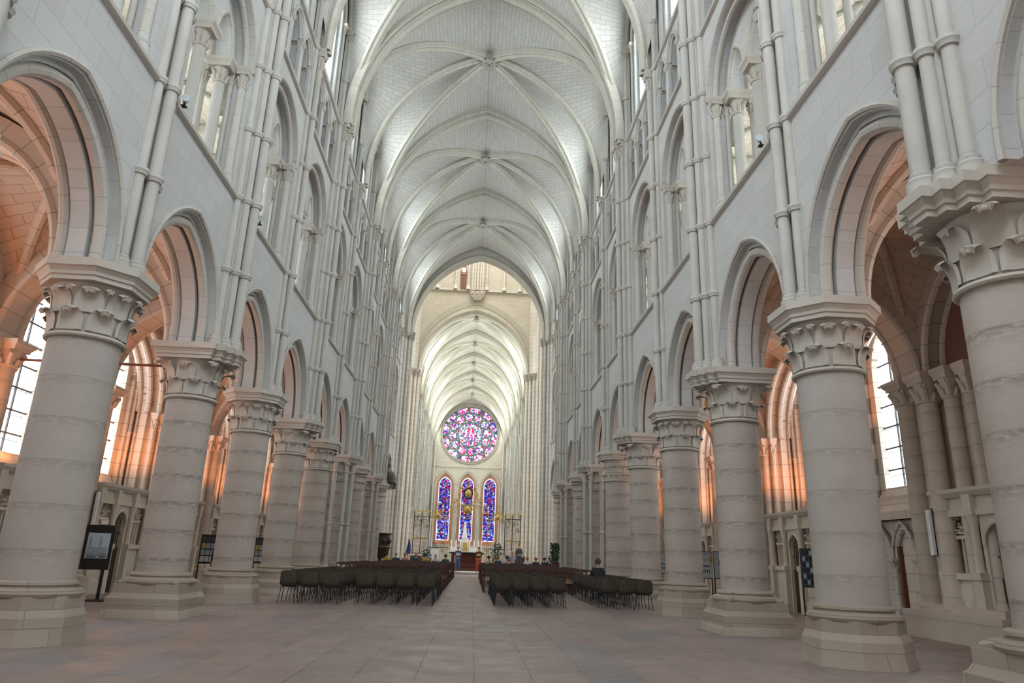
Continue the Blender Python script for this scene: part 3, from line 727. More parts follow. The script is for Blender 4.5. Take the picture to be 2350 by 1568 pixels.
for k, i in enumerate((-1, 1, 3, 5, 7, 9)):
    put(vau, 0, PY(i), 1, name='ceiling_vault', kind='structure', label=f'six-part ribbed stone nave vault, {NTH[k]} from the west')
    if i > 0: put(tra, 0, PY(i-1), 1, name='trim_transverse_rib', kind='structure', label=f'heavy pointed transverse rib of the nave vault, {NTH[k-1]} from the west')
for k in range(5):
    put(vau, 0, BAY*(2*k+1), 1, True, name='ceiling_choir_vault', kind='structure', label=f'six-part ribbed choir vault, {NTH[k]} beyond the crossing')
    if k: put(tra, 0, BAY*2*k, 1, True, name='trim_choir_transverse_rib', kind='structure', label=f'transverse rib of the choir vault, {NTH[k-1]} beyond the crossing')
# ---------------- floor, roofs, west wall
m = MB(); m.box(-16, 16, -3, 112, -.3, 0); tag(m.build('floor', M_FLOOR, None, smooth=False), 'worn brown and grey stone slab floor', kind='structure')
m = MB(); m.box(-16, 16, -3, 50.4, 24.9, 25.1).box(-16, 16, 62.4, 112, 24.9, 25.1); tag(m.build('ceiling', M_WALL, None, smooth=False), 'roof space closing the nave above its vaults', kind='structure')
m = MB(); m.box(-16, 16, -2.6, -2.2, 0, 25); tag(m.build('wall_west', M_WALLY, None, smooth=False), 'west wall behind the camera', kind='structure')
m = MB()
for s in (-1, 1): m.box(s*6.9, s*16, 62.7, 63.3, 0, 25); m.box(s*6.9, s*16, 49.7, 50.2, 0, 25); m.box(s*14.9, s*15.3, -3, 112, 0, 25); m.box(s*8.4, s*8.6, 62.7, 110, 0, 9)
tag(m.build('wall_outer', M_AISLE, None, smooth=False), 'outer walls closing the aisles and transepts', kind='structure')
# ---------------- crossing piers, arches, lantern
def comp_pier(x, y, s, t):     # s: side, t: +1 pier at the choir side
    m = MB(); M = MB(); R_ = MB()
    b = [(4.95, .25, .13), (5.1, -.15, .10), (5.22, .62, .12), (5.38, -.5, .10), (5.55, .95, .13), (5.62, -.85, .11), (5.85, 1.2, .12), (6.1, 1.45, .13), (6.45, 1.6, .11)]
    m.ngon(0, 0, [([(5.3, -.3), (5.05, .1), (5.1, .5), (5.35, .6), (5.6, 1.0), (5.9, 1.25), (6.2, 1.45), (6.9, 1.7), (6.9, -1.2), (5.75, -1.2), (5.5, -.7)], z) for z in (0, 25.2)])
    root = m.build('crossing_pier', M_SHAFTD, None, smooth=False)
    for bx, by, r in b:
        q = MB(); top = 16.9 if by < 1.1 else 32; q.lathe(bx, by, [(r*1.6, 0), (r*1.6, .5), (r*1.3, .62), (r, .72), (r, top)], 14); sh = q.build('shaft', M_SHAFTD, root)
        if top < 20: q = MB(); capitalet(q, bx, by, 16.6, 17.25, r, r*1.75); q.build('capital', M_CAP, sh)
    return root
M_SHAFTD = drums('coursed_shaft_stone', (.645, .62, .565), .2, .42)
cp_ = comp_pier(0, 0, 1, 1); protos.append(cp_)
for s in (1, -1):
    put(cp_, 0, 50.55, s, name='crossing_pier', kind='structure', label=f'tall clustered crossing pier at the end of the {SIDE[s]} nave wall')
    c = put(cp_, -.35, 62.3, s, name='crossing_pier', kind='structure', label=f'tall clustered crossing pier at the start of the {SIDE[s]} choir wall')
    c.matrix_world = Matrix.Translation((-.33, 62.25, 0)) @ Matrix.Diagonal((s*1.0, -1, 1, 1))
def xz(a, b, d): return (a, d, b)
for nm, y0, xo, top, lab in (('wall_crossing_nave', 50.35, 0, 40, 'wall over the pointed arch at the end of the nave'), ('wall_crossing_choir', 61.95, -.33, 40, 'cream wall with string course over the choir arch')):
    a = pointed(5.0, 17.2, 23.75 if y0 < 60 else 23.3, 18, c=xo, stilt=.3); sg = 1 if y0 < 60 else -1
    m = MB(); m.plate([[(-7.2, 17.2)]+a+[(7.2, 17.2), (7.2, top), (-7.2, top)]], xz, y0+.0, y0+.8)
    r = m.build(nm, M_WALLY, None, ang=.5); tag(r, lab, kind='structure')
    m = MB()
    P = [(x, y0+.4, z) for x, z in pointed(4.98, 17.2, 23.7 if y0 < 60 else 23.28, 18, c=xo, stilt=.3)]
    for b, nn, q in ((-.40, .02, .13), (-.15, .1, .10), (.15, .1, .1), (.40, .02, .13)): m.sweep([(x, y, z-nn) for x, y, z in P], (0, 1, 0), roll(q, 10, b, 0))
    m.sweep(P, (0, 1, 0), [(-.35, .25), (.35, .25), (.35, 0), (.2, -.12), (-.2, -.12), (-.35, 0)])
    m.build('crossing_arch_moulding', M_RIB, r)
    if y0 > 60:
        m = MB(); m.sweep([(-7, y0, 25.15), (7, y0, 25.15)], (0, 1, 0), [(.0, -.12), (-.16, -.05), (-.16, .03), (0, .12)]); m.build('string_course', M_STR, r)
        m = MB(); m.sweep([(x, y0-.01, z) for x, z in pointed(5.5, 17.4, 24.0, 18, c=xo)], (0, 1, 0), [(-.02, -.22), (.0, -.22), (.0, .28), (-.02, .28)]); m.build('voussoir_ring', M_RIB, r)
        for k, x in enumerate((-.6, -.36, -.12, .12, .36)):
            m = MB(); m.cyl(x-.2, y0-.12-(.12 if k == 2 else 0), 25.2, 38, .12, 12); m.build('lantern_shaft', M_SHAFTD, r)
        for x in (-5.3, -3.9, -2.2, -1.0, .75, 2.4, 3.9, 5.2):
            m = MB(); m.lathe(x-.2, y0-.1, [(.2, 25.25), (.2, 25.5), (.13, 25.6), (.14, 25.68), (.09, 25.75), (.09, 28.3)], 12); capitalet(m, x-.2, y0-.1, 28.3, 28.8, .09, .17); m.build('lantern_colonnette', M_SHAFTD, r)
        m = MB()
        for x in (-.42, 0, .42): sph(m, (x-.3, y0-.25, 24.85), .2, 10, 7, 1.25)
        m.ngon(-.3, y0-.1, [(rect(.3, .2), 24.2), (rect(.6, .28), 24.6), (rect(.7, .3), 25.0)]); m.build('carved_head_corbel', M_CAP, r)
        m = MB(); m.plate([[(-1.95, 25.25), (-1.42, 25.25), (-1.38, 27.0), (-1.5, 27.6), (-1.5, 28.0), (-1.85, 28.0), (-1.85, 27.6), (-1.99, 27.0)]], xz, y0-.05, y0-.02)
        d = m.build('door_1', M_ROOMDARK, None, smooth=False); tag(d, 'narrow dark doorway above the choir arch string course', kind='structure')
        m = MB(); m.box(-1.9, -1.45, y0-.09, y0-.06, 26.85, 26.9); m.box(-1.86, -1.5, y0-.08, y0-.06, 27.0, 27.5); m.build('door_pane', M_WHITE, d, smooth=False)
m = MB(); m.box(-7.6, -7.2, 50.4, 62.8, 17, 40).box(7.2, 7.6, 50.4, 62.8, 17, 40).box(-7.6, 7.6, 50, 63, 40, 40.3)
tag(m.build('wall_lantern', M_WALLY, None, smooth=False), 'side walls of the lantern tower over the crossing', kind='structure')
# ---------------- east wall with rose and lancets (local frame of the choir, y = 43.5)
def east():
    RZ, RR = 18.95, 4.3; loops = [[(-7, 0), (7, 0), (7, 25), (-7, 25)], [(RR*1.03*cos(2*PI*k/64), RZ+RR*1.03*sin(2*PI*k/64)) for k in range(64)]]
    for c in (-3.36, 0, 3.36): loops.append(pointed(1.38, 2.7, 13.1, 10, c=c, stilt=8.1)[::-1])
    m = MB(); m.plate(loops, xz, 43.5, 43.9)
    loops2 = [loops[0], [(RR*cos(2*PI*k/64), RZ+RR*sin(2*PI*k/64)) for k in range(64)]]
    for c in (-3.36, 0, 3.36): loops2.append(pointed(.95, 3.25, 12.45, 10, c=c, stilt=8.0)[::-1])
    r = m.build('wall_east', M_WALLY, None, ang=.5); r.matrix_world = CHM; tag(r, 'flat east wall of the choir pierced by a rose and three lancets', kind='structure')
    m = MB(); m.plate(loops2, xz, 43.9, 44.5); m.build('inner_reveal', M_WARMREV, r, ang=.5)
    m = MB(); m.sweep([(-6, 43.5, 13.85), (6, 43.5, 13.85)], (0, 1, 0), [(.0, -.1), (-.15, -.05), (-.15, .03), (0, .1)]); m.build('string_course', M_STR, r)
    m = MB()
    for q, y in ((RR*1.06, 43.45), (RR*1.0, 43.62)): m.tube([(q*cos(2*PI*k/64), y, RZ+q*sin(2*PI*k/64)) for k in range(65)], .12, 8)
    m.build('rose_surround', M_RIB, r)
    for c in (-3.36, 0, 3.36):
        m = MB(); m.sweep([(x, 43.5, z) for x, z in pointed(1.50, 11.0, 13.3, 10, c=c)], (0, 1, 0), roll(.11)); m.sweep([(x, 43.6, z) for x, z in pointed(1.34, 2.8, 13.0, 10, c=c, stilt=8.0)], (0, 1, 0), roll(.09)); m.build('lancet_arch_moulding', M_RIB, r)
    for c in (-5.05, -4.8, -1.85, -1.68, -1.5, 1.5, 1.68, 1.85, 4.8, 5.05):
        m = MB(); m.lathe(c, 43.35, [(.13, 2.2), (.12, 2.5), (.085, 2.6), (.085, 10.7)], 12); capitalet(m, c, 43.35, 10.6, 11.1, .085, .13); m.build('lancet_colonnette', M_SHAFTD, r)
    # rose glass and tracery
    m = MB(); m.plate([[(RR*.99*cos(2*PI*k/48), RR*.99*sin(2*PI*k/48)) for k in range(48)]], xz, 0, .03)
    g = m.build('window_rose', M_ROSE, None, smooth=False); g.matrix_world = CHM @ Matrix.Translation((0, 44.2, RZ)); tag(g, 'round stained glass rose window in red, blue and white', kind='structure')
    t = MB(); ring = lambda cx, cz, q, rr, a0=0, a1=2*PI, n=20: t.tube([(cx+q*cos(a0+(a1-a0)*k/n), -.08, cz+q*sin(a0+(a1-a0)*k/n)) for k in range(n+1)], rr, 6)
    ring(0, 0, RR*.99, .12, n=64); ring(0, 0, RR*.435, .11, n=40); ring(0, 0, RR*.24, .06, n=30)
    for k in range(12):
        a = 2*PI*k/12+.10; ring(RR*.62*cos(a), RR*.62*sin(a), RR*.148, .085, n=16)
        b = a+PI/12; ring(RR*.97*cos(b), RR*.97*sin(b), RR*.225, .095, b+PI*.53, b+PI*1.47, 14)
        t.tube([(RR*.76*cos(a), -.08, RR*.76*sin(a)), (RR*.99*cos(a), -.08, RR*.99*sin(a))], .08, 6)
        t.tube([(RR*.44*cos(b), -.08, RR*.44*sin(b)), (RR*.75*cos(b), -.08, RR*.75*sin(b))], .045, 6)
        ring(RR*.34*cos(b), RR*.34*sin(b), RR*.078, .035, n=12)
    t.build('rose_tracery', M_TRAC, g)
    for k, c in enumerate((-3.36, 0, 3.36)):
        m = MB(); m.plate([pointed(.97, 0, 9.15, 10, stilt=7.9)], xz, 0, .03)
        g = m.build('window_lancet', M_BORD, None, smooth=False); g.matrix_world = CHM @ Matrix.Translation((c, 44.25, 3.27)); tag(g, f'tall blue and red stained glass lancet, {("left of", "behind", "right of")[k]} the high altar', kind='structure')
        m = MB(); m.plate([pointed(.84, .1, 9.02, 10, stilt=7.8)], xz, -.03, -.01); m.build('stained_panel', M_LANC, g, smooth=False)
        m = MB(); m.box(-.03, .03, -.08, -.03, .2, 8.9)
        for q in range(1, 12): m.box(-.82, .82, -.08, -.03, .2+q*.72-.035, .2+q*.72+.035)
        m.build('window_bars', M_LEAD, g, smooth=False)
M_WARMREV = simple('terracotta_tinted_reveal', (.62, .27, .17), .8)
M_TRAC = simple('dark_tracery_stone', (.10, .14, .12), .8)
east()
for s in (-1, 1):
    m = MB(); m.lathe(s*5.15, 43.2, [(.1, 0), (.1, 17)], 12); o = m.build('corner_shaft', M_SHAFTD, None); o.matrix_world = CHM; tag(o, f'slim shaft in the {SIDE[s]} corner of the east wall', 'wall shafts')
# choir transept stub floor step
# ================================================================== side chapels: wide opening on the right, screens, lamps
M_PALEW = ashlar('pale_chapel_ashlar', 'x', (.60, .58, .55), (.54, .52, .50), (.30, .28, .26), .55, .38, .012, amt=.35)
cr = empty('clustered_respond', (.35, 15.28, 0), kind='structure', label='clustered brown stone respond on the right aisle wall behind the nearest right columns')
MB().box(9.35, 10.3, -2.45, .6, 0, .55).box(9.5, 10.3, -2.35, .5, .55, .68).box(9.95, 10.3, -2.3, .4, .6, 5.3).build('respond_pier', M_AISLED, cr, smooth=False)
for x, y, r in ((9.72, -.75, .19), (9.84, -1.35, .15), (9.90, -1.85, .12), (9.95, -.4, .07), (9.95, -1.05, .07), (9.98, -1.6, .06), (10.0, -2.2, .09)):
    m = MB(); m.lathe(x, y, [(r*1.35, .6), (r*1.35, .72), (r*1.2, .78), (r, .86), (r, 5.05)], 18); so = m.build('respond_shaft', M_AISLED, cr)
    if r > .1: m = MB(); capitalet(m, x, y, 4.85, 5.5, r, r*1.7); m.build('capital', M_CAPA, so)
m = MB()
for c in (-1.02, 0, 1.02):
    m.sweep([(11.28, a, b) for a, b in pointed(.42, 1.6, 2.35, 8, c=c)], (1, 0, 0), roll(.06)); m.sweep([(11.2, a, b) for a, b in pointed(.49, 1.6, 2.48, 8, c=c)], (1, 0, 0), roll(.04))
for c in (-.51, .51): m.lathe(11.24, c, [(.11, 0), (.11, .4), (.08, .46), (.06, .5), (.06, 1.35)], 10); capitalet(m, 11.24, c, 1.35, 1.62, .06, .13)
m.box(11.15, 11.4, -1.6, 1.6, 2.55, 2.66)
o = m.build('blind_arcade', M_PALEW, None); o.location = (-.32, PY(2)+HB, 0); tag(o, 'pale blind arcade of pointed arches below the right chapel window', 'arcade')
def make_screen():
    root = empty('chapel_screen')
    L = 1.62
    m = MB(); m.box(-.12, .2, -L, -.45, 0, .35).box(-.12, .2, .45, L, 0, .35).box(-.06, .2, -L, -.45, .35, 1.2).box(-.06, .2, .45, L, .35, 1.2).box(-.13, .22, -L, -.45, 1.2, 1.32).box(-.13, .22, .45, L, 1.2, 1.32)
    m.build('pedestal_wall', M_TUFF, root, smooth=False)
    m = MB(); m.box(-.12, .2, -L, L, 2.42, 2.55).box(-.07, .2, -L, L, 2.55, 2.80)
    m.sweep([(-.1, -L-.05, 2.86), (-.1, L+.05, 2.86)], (1, 0, 0), [(.3, .07), (-.05, .07), (-.14, -.02), (-.16, -.09), (.3, -.09)])
    for y in (-1.5, -.55, .55, 1.5): m.box(-.2, .1, y-.12, y+.12, 2.42, 2.82)
    m.build('entablature', M_TUFF, root, smooth=False)
    for y in (-1.5, -.55, .55, 1.5):
        m = MB(); m.box(-.2, .0, y-.12, y+.12, 0, 1.2).box(-.23, 0, y-.14, y+.14, 1.2, 1.34); m.lathe(-.1, y, [(.1, 1.34), (.085, 1.4), (.08, 1.45), (.075, 2.2), (.085, 2.25), (.11, 2.36), (.12, 2.42)], 12)
        m.build('engaged_column', M_TUFF, root)
    a = pointed(.36, 0, 2.25, 10, stilt=1.85); m = MB(); m.plate([[(-.46, 0)]+a+[(.46, 0), (.46, 2.45), (-.46, 2.45)]], yz, -.05, .15)
    m.sweep([(-.06, p, q) for p, q in pointed(.38, 1.85, 2.28, 10)], (1, 0, 0), roll(.04, 6)); m.build('door_arch', M_TUFF, root, ang=.5)
    m = MB(); m.box(.05, .09, -.36, .36, 0, 1.25)
    for k in range(6): m.cyl(.07, -.3+k*.12, 1.25, 2.15, .014, 6)
    m.box(.04, .1, -.36, .36, 1.62, 1.66); m.build('door_leaf', M_OAK, root, smooth=False)
    for c in (-1.02, 1.02):
        m = MB()
        for k in range(4): m.lathe(.02, c-.27+k*.18, [(.035, 1.32), (.02, 1.5), (.03, 1.7), (.02, 1.95), (.03, 2.0)], 8)
        m.box(-.02, .1, c-.38, c+.38, 1.98, 2.05); m.build('baluster_row', M_TUFF, root)
        m = MB(); rnd = random.Random(3)
        for k in range(26):
            q = rnd.uniform(-.3, .3); z = rnd.uniform(2.07, 2.4); m.tube([(.02, c+q, z), (-.03, c+q+rnd.uniform(-.1, .1), z+rnd.uniform(-.05, .06)), (.02, c+q+rnd.uniform(-.1, .1), z+.02)], .018, 5)
        m.build('carved_scrollwork', M_TUFF, root)
        m = MB(); m.ngon(0, 0, [([( -.09, c-.3), (-.09, c+.3), (-.06, c+.3), (-.06, c-.3)], .5), ([( -.09, c-.3), (-.09, c+.3), (-.06, c+.3), (-.06, c-.3)], 1.1)]); m.build('carved_panel', M_TUFF, root, smooth=False)
    m = MB(); m.box(.2, .34, -.12, .12, 2.80, 2.95); m.build('uplight_housing', M_IRON, root, smooth=False)
    return root
scr = make_screen(); protos.append(scr)
WARM = (1.0, .31, .08)
def warm_lamp(x, y, z, power, name='chapel_uplight'):
    l = bpy.data.lights.new(name, 'SPOT'); l.energy = power; l.color = WARM; l.spot_size = 2.9; l.spot_blend = .6; l.shadow_soft_size = .12
    o = bpy.data.objects.new(name, l); COL.objects.link(o); o.location = (x, y, z); o.rotation_euler = (PI, 0, 0); return o
for s in (1, -1):
    for i in range(-1, 10):
        if s == 1 and i == 2: warm_lamp(10.4, PY(2)+HB+1.2, 4.9, 22); continue
        y = PY(i)+HB
        put(scr, s*10.15, y, s, name='chapel_screen', category='stone screen', group='carved chapel screens', label=f'carved stone Renaissance screen with arched door, {NTH[i+1]} chapel on the {SIDE[s]} counted from the camera')
        if not (s == 1 and i == 1): warm_lamp(s*10.55, y, 3.05, 140)
        if not (s == 1 and i in (0, 1)): warm_lamp(s*9.3, y+.9, 3.3, 65, 'aisle_uplight')
warm_lamp(9.3, 17.9, 5.0, 60, 'aisle_uplight')
# ================================================================== chairs
def make_olive():
    root = empty('plastic_chair'); n = 8
    prof = [(.22, .425), (.20, .445), (.05, .435), (-.10, .43), (-.18, .445), (-.225, .49), (-.245, .56), (-.265, .68), (-.285, .81), (-.29, .825)]
    vs = []; 
    for i, (y, z) in enumerate(prof):
        bk = max(0, (i-4)/5)
        for k in range(n+1):
            q = 2*k/n-1; w = .215-(.012*bk if i < 9 else .04)
            vs.append((q*w, y+(.055*bk+.0)*q*q*q*q, z+(.03*(1-bk)*q**4 if i < 6 else -.035*q**6)))
    b = len(vs); vs += [(x, y+(.012 if i//(n+1) > 4 else 0), z-(.012 if i//(n+1) <= 4 else 0)) for i, (x, y, z) in enumerate(vs)]
    c = n+1; R = len(prof); fs = []
    for i in range(R-1):
        for k in range(n): fs += [(i*c+k, i*c+k+1, (i+1)*c+k+1, (i+1)*c+k), (b+i*c+k, b+(i+1)*c+k, b+(i+1)*c+k+1, b+i*c+k+1)]
    for k in range(n): fs += [(k, b+k, b+k+1, k+1), ((R-1)*c+k, (R-1)*c+k+1, b+(R-1)*c+k+1, b+(R-1)*c+k)]
    for i in range(R-1): fs += [(i*c, (i+1)*c, b+(i+1)*c, b+i*c), (i*c+n, b+i*c+n, b+(i+1)*c+n, (i+1)*c+n)]
    m = MB(); m.add(vs, fs); m.build('seat_shell', M_OLIVE, root, ang=1.0)
    for sx in (-1, 1):
        for sy_ in (-1, 1):
            m = MB(); m.tube([(sx*.17, sy_*.15, .415), (sx*.215, sy_*.22, 0)], .011, 6); m.build('leg', M_STEEL, root)
    m = MB(); m.tube([(-.17, -.15, .412), (.17, -.15, .412)], .010, 6).tube([(-.17, .15, .412), (.17, .15, .412)], .010, 6).tube([(-.17, -.15, .412), (-.17, .15, .412)], .010, 6).tube([(.17, -.15, .412), (.17, .15, .412)], .010, 6)
    m.build('under_frame', M_STEEL, root); return root
def make_wood(whole=False):
    P = []
    for sx in (-1, 1): P.append(('back_post', MB().tube([(sx*.19, -.20, 0), (sx*.19, -.19, .45), (sx*.195, -.27, .90)], [.02, .02, .014], 6), M_WOOD))
    for sx in (-1, 1): P.append(('leg', MB().tube([(sx*.2, .19, 0), (sx*.2, .19, .45)], .019, 6), M_WOOD))
    m = MB()
    for k in range(9):
        pass
    top = [(-.20+.40*k/8, -.27+.02*sin(PI*k/8)*-1, .86+.035*sin(PI*k/8)) for k in range(9)]
    m.sweep(top, (0, 1, 0), [(-.01, -.03), (.01, -.03), (.01, .03), (-.01, .03)]); P.append(('top_rail', m, M_WOOD))
    m = MB(); m.box(-.19, .19, -.245, -.228, .64, .69); P.append(('back_slat', m, M_WOOD))
    m = MB(); m.box(-.21, .21, -.20, .21, .43, .465); P.append(('rush_seat', m, M_RUSH))
    m = MB(); m.tube([(-.2, .19, .2), (.2, .19, .2)], .01, 5).tube([(-.19, -.19, .25), (.19, -.19, .25)], .01, 5).tube([(-.2, -.19, .22), (-.2, .19, .22)], .01, 5).tube([(.2, -.19, .22), (.2, .19, .22)], .01, 5); P.append(('stretcher', m, M_WOOD))
    if whole:
        M = MB()
        for _, b, mm in P:
            if mm is M_WOOD: M.add(b.v, b.f)
        return M.build('wooden_chair', M_WOOD, None)
    root = empty('wooden_chair')
    for nme, b, mm in P: b.build(nme, mm, root, smooth=True)
    return root
oli, wod, wodf = make_olive(), make_wood(), make_wood(True); protos += [oli, wod, wodf]
rj = random.Random(11)
BL = [('left inner block', -1, [.97, 1.52, 2.07, 2.62], 20.45, 9), ('left outer block', -1, [3.45, 4.0, 4.55], 20.0, 9), ('right inner block', 1, [1.16, 1.68, 2.20, 2.72], 20.95, 9), ('right outer block', 1, [4.20, 4.72, 5.24], 21.2, 8)]
for nm, s, xs, y0, nr in BL:
    for r in range(nr):
        for k, x in enumerate(xs):
            dup(oli, name='plastic_chair', loc=(s*x+rj.uniform(-.015, .015)+.0, y0+.82*r+rj.uniform(-.02, .02), 0), rz=rj.uniform(-.03, .03), category='chair', group='olive plastic chairs in the nave',
                label=f'olive plastic chair, {NTH[r]} row from the back, {NTH[k]} from the aisle, {nm}')
for s in (-1, 1):
    for r in range(18):
        xs = [.98+.50*k for k in range(9 if r > 1 else 8)]
        for k, x in enumerate(xs):
            if r > 9 and k > 7: continue
            dup(wod if r < 5 else wodf, name='wooden_chair', loc=(s*x+rj.uniform(-.03, .03), 28.3+1.02*r+rj.uniform(-.03, .03), 0), rz=rj.uniform(-.06, .06), category='chair', group='dark wooden chairs in the nave',
                label=f'dark wooden chair, wooden row {NTH[r] if r < 14 else ("fifteenth", "sixteenth", "seventeenth", "eighteenth")[r-14]} from back, {NTH[k]} from the aisle on the {SIDE[s]}')
# ================================================================== people
def person(name_lab, x, y, rz=0.0, pose='sit', top=(.1, .1, .15), low=(.05, .06, .1), hair=(.08, .05, .03), skin=(.55, .36, .28), h=1.0, z=0.0, book=None, group=None, longhair=False):
    root = empty('person', (x, y, z), rz); root.scale = (h, h, h)
    sit = pose == 'sit'; pz = .52 if sit else .94
    J = {}; E = []
    def j(k, p, r): J[k] = (p, r)
    def T(dz, dy=0.0): return pz+dz, dy
    j('pel', (0, -.02, pz), .13); j('waist', (0, -.02, pz+.14), .125); j('chest', (0, -.02, pz+.34), .14); j('nb', (0, -.01, pz+.50), .075)
    j('neck', (0, .0, pz+.56), .055); j('jaw', (0, .025, pz+.63), .068); j('head', (0, .015, pz+.70), .092); j('crown', (0, .0, pz+.765), .066)
    E += [('pel', 'waist'), ('waist', 'chest'), ('chest', 'nb'), ('nb', 'neck'), ('neck', 'jaw'), ('jaw', 'head'), ('head', 'crown')]
    for s, c in ((-1, 'l'), (1, 'r')):
        j('sh'+c, (s*.175, -.02, pz+.46), .062)
        if pose == 'hold' or sit: el, wr = (s*.23, .06, pz+.22), (s*.12, .26, pz+.26 if not sit else pz+.14)
        else: el, wr = (s*.24, -.02, pz+.20), (s*.25, .05, pz-.05)
        j('el'+c, el, .043); j('wr'+c, wr, .028)
        d = (Vector(wr)-Vector(el)).normalized(); side = Vector((-s, 0, 0)) if pose == 'hold' or sit else Vector((0, 1, 0)); hd = Vector(wr)+d*.06
        j('pm'+c, tuple(hd), .03); E += [('chest', 'sh'+c), ('sh'+c, 'el'+c), ('el'+c, 'wr'+c), ('wr'+c, 'pm'+c)]
        up_ = d.cross(side).normalized()
        for q in range(4):
            off = up_*(-.027+.018*q); L = (.055, .075, .08, .07)[q]
            j(f'f{q}a{c}', tuple(hd+d*.035+off), .010); j(f'f{q}b{c}', tuple(hd+d*(.035+L*.6)+off+side*.012), .009); j(f'f{q}c{c}', tuple(hd+d*(.03+L*.8)+off+side*.035), .008)
            E += [('pm'+c, f'f{q}a{c}'), (f'f{q}a{c}', f'f{q}b{c}'), (f'f{q}b{c}', f'f{q}c{c}')]
        j('ta'+c, tuple(Vector(wr)+d*.03+up_*.04+side*.012), .011); j('tb'+c, tuple(Vector(wr)+d*.06+up_*.06+side*.03), .009); E += [('wr'+c, 'ta'+c), ('ta'+c, 'tb'+c)]
        if sit: hp, kn, an, to = (s*.09, .02, pz-.02), (s*.11, .44, .50), (s*.11, .42, .09), (s*.12, .56, .035)
        else: hp, kn, an, to = (s*.09, -.01, pz-.05), (s*.10, .02, .50), (s*.10, -.02, .09), (s*.11, .13, .035)
        j('hp'+c, hp, .095); j('kn'+c, kn, .062); j('an'+c, an, .043); j('to'+c, to, .036)
        E += [('pel', 'hp'+c), ('hp'+c, 'kn'+c), ('kn'+c, 'an'+c), ('an'+c, 'to'+c)]
    def skinm(nme, keys, mat, grow=0.0, sub=1, rootk='pel'):
        ks = [k for k in J if k in keys]; ix = {k: i for i, k in enumerate(ks)}
        me = bpy.data.meshes.new(nme); me.from_pydata([J[k][0] for k in ks], [(ix[a], ix[b]) for a, b in E if a in ix and b in ix], [])
        o = bpy.data.objects.new(nme, me); COL.objects.link(o); o.parent = root
        md = o.modifiers.new('Skin', 'SKIN'); md.use_smooth_shade = True
        for k in ks:
            v = me.skin_vertices[0].data[ix[k]]; r = J[k][1]+grow; wide = 1.35 if k in ('pel', 'waist', 'chest') else 1.0
            v.radius = (r*wide, r*(.9 if wide > 1 else 1)) 
            v.use_root = (k == rootk)
        su = o.modifiers.new('Sub', 'SUBSURF'); su.levels = sub; su.render_levels = sub
        me.materials.append(mat); return o
    def mat(c, n): return simple(n, c, .8)
    skinm('body', set(J), mat(skin, 'skin'))
    skinm('top', {'pel', 'waist', 'chest', 'nb', 'shl', 'shr', 'ell', 'elr', 'wrl', 'wrr'}, mat(top, 'top_cloth'), .016)
    skinm('trousers', {'pel', 'hpl', 'hpr', 'knl', 'knr', 'anl', 'anr'}, mat(low, 'trouser_cloth'), .012)
    for c in 'lr':
        skinm('shoe', {'an'+c, 'to'+c}, mat((.03, .03, .03), 'shoe_leather'), .010, rootk='an'+c)
    m = MB(); hc = (0, -.012, pz+.725); m2 = MB(); sph(m2, hc, .108, 12, 8, 1.02)
    keep = [p for p in m2.v]; fs = [f for f in m2.f if sum(keep[i][1] for i in f)/len(f) < .035 or sum(keep[i][2] for i in f)/len(f) > hc[2]+.055]
    m.add(keep, [f for f in fs if sum(keep[i][2] for i in f)/len(f) > hc[2]-.085])
    if longhair: m.tube([(0, -.07, pz+.72), (0, -.09, pz+.60), (0, -.10, pz+.46)], [.07, .085, .05], 8)
    m.build('hair', mat(hair, 'hair'), root, ang=1.2)
    f = MB()
    for s in (-1, 1): sph(f, (s*.032, .105, pz+.705), .010, 6, 4)
    f.box(-.025, .025, .094, .102, pz+.633, pz+.642); f.build('eyes_and_mouth', M_BLACK, root)
    f = MB(); f.tube([(0, .098, pz+.705), (0, .122, pz+.668), (0, .1, pz+.66)], [.008, .014, .008], 6)
    for s in (-1, 1): f.tube([(s*.093, .005, pz+.72), (s*.103, -.005, pz+.70), (s*.095, .0, pz+.675)], .012, 5)
    f.build('nose_and_ears', mat(skin, 'skin'), root)
    tag(root, name_lab, 'person', group)
    if book:
        b = MB(); b.box(-.13, .13, .30, .34, pz+.18, pz+.38); o = b.build('song_book', mat(book, 'book_cover'), None, smooth=False)
        o.matrix_world = Matrix.Translation((x, y, z)) @ Matrix.Rotation(rz, 4, 'Z') @ Matrix.Diagonal((h, h, h, 1)); tag(o, 'open folder held up by the standing person in ' + ('blue' if x < 0 else 'orange trousers'), 'folder')
    return root
person('standing person in dark top and blue jeans, holding papers, in the aisle', -.70, 53.2, PI, 'hold', (.05, .07, .16), (.08, .14, .30), (.25, .22, .2), z=.15, book=(.7, .7, .7))
person('standing dark-haired person in orange trousers, holding a yellow folder', .80, 53.6, PI, 'hold', (.09, .015, .02), (.50, .07, .025), (.02, .015, .012), z=.15, book=(.55, .50, .03))
SEATL = [(-5.2, (.55, .38, .03), (.12, .08, .05), 'yellow jumper'), (-4.6, (.02, .05, .08), (.3, .25, .2), 'dark teal jacket'), (-4.0, (.45, .20, .18), (.35, .2, .1), 'pink cardigan with fair hair'), (-3.3, (.015, .06, .08), (.4, .22, .12), 'navy top, ginger hair'),
         (-2.7, (.50, .30, .03), (.02, .02, .025), 'mustard top with black hair'), (-2.05, (.55, .53, .50), (.5, .48, .46), 'white top with white hair'), (-1.4, (.03, .09, .14), (.05, .03, .02), 'blue-grey jumper')]
for x, t, hr, w_ in SEATL: person(f'seated person seen from behind left of the aisle, {w_}', x, 47.65, rj.uniform(-.1, .1), 'sit', t, hair=hr, group='seated listeners')
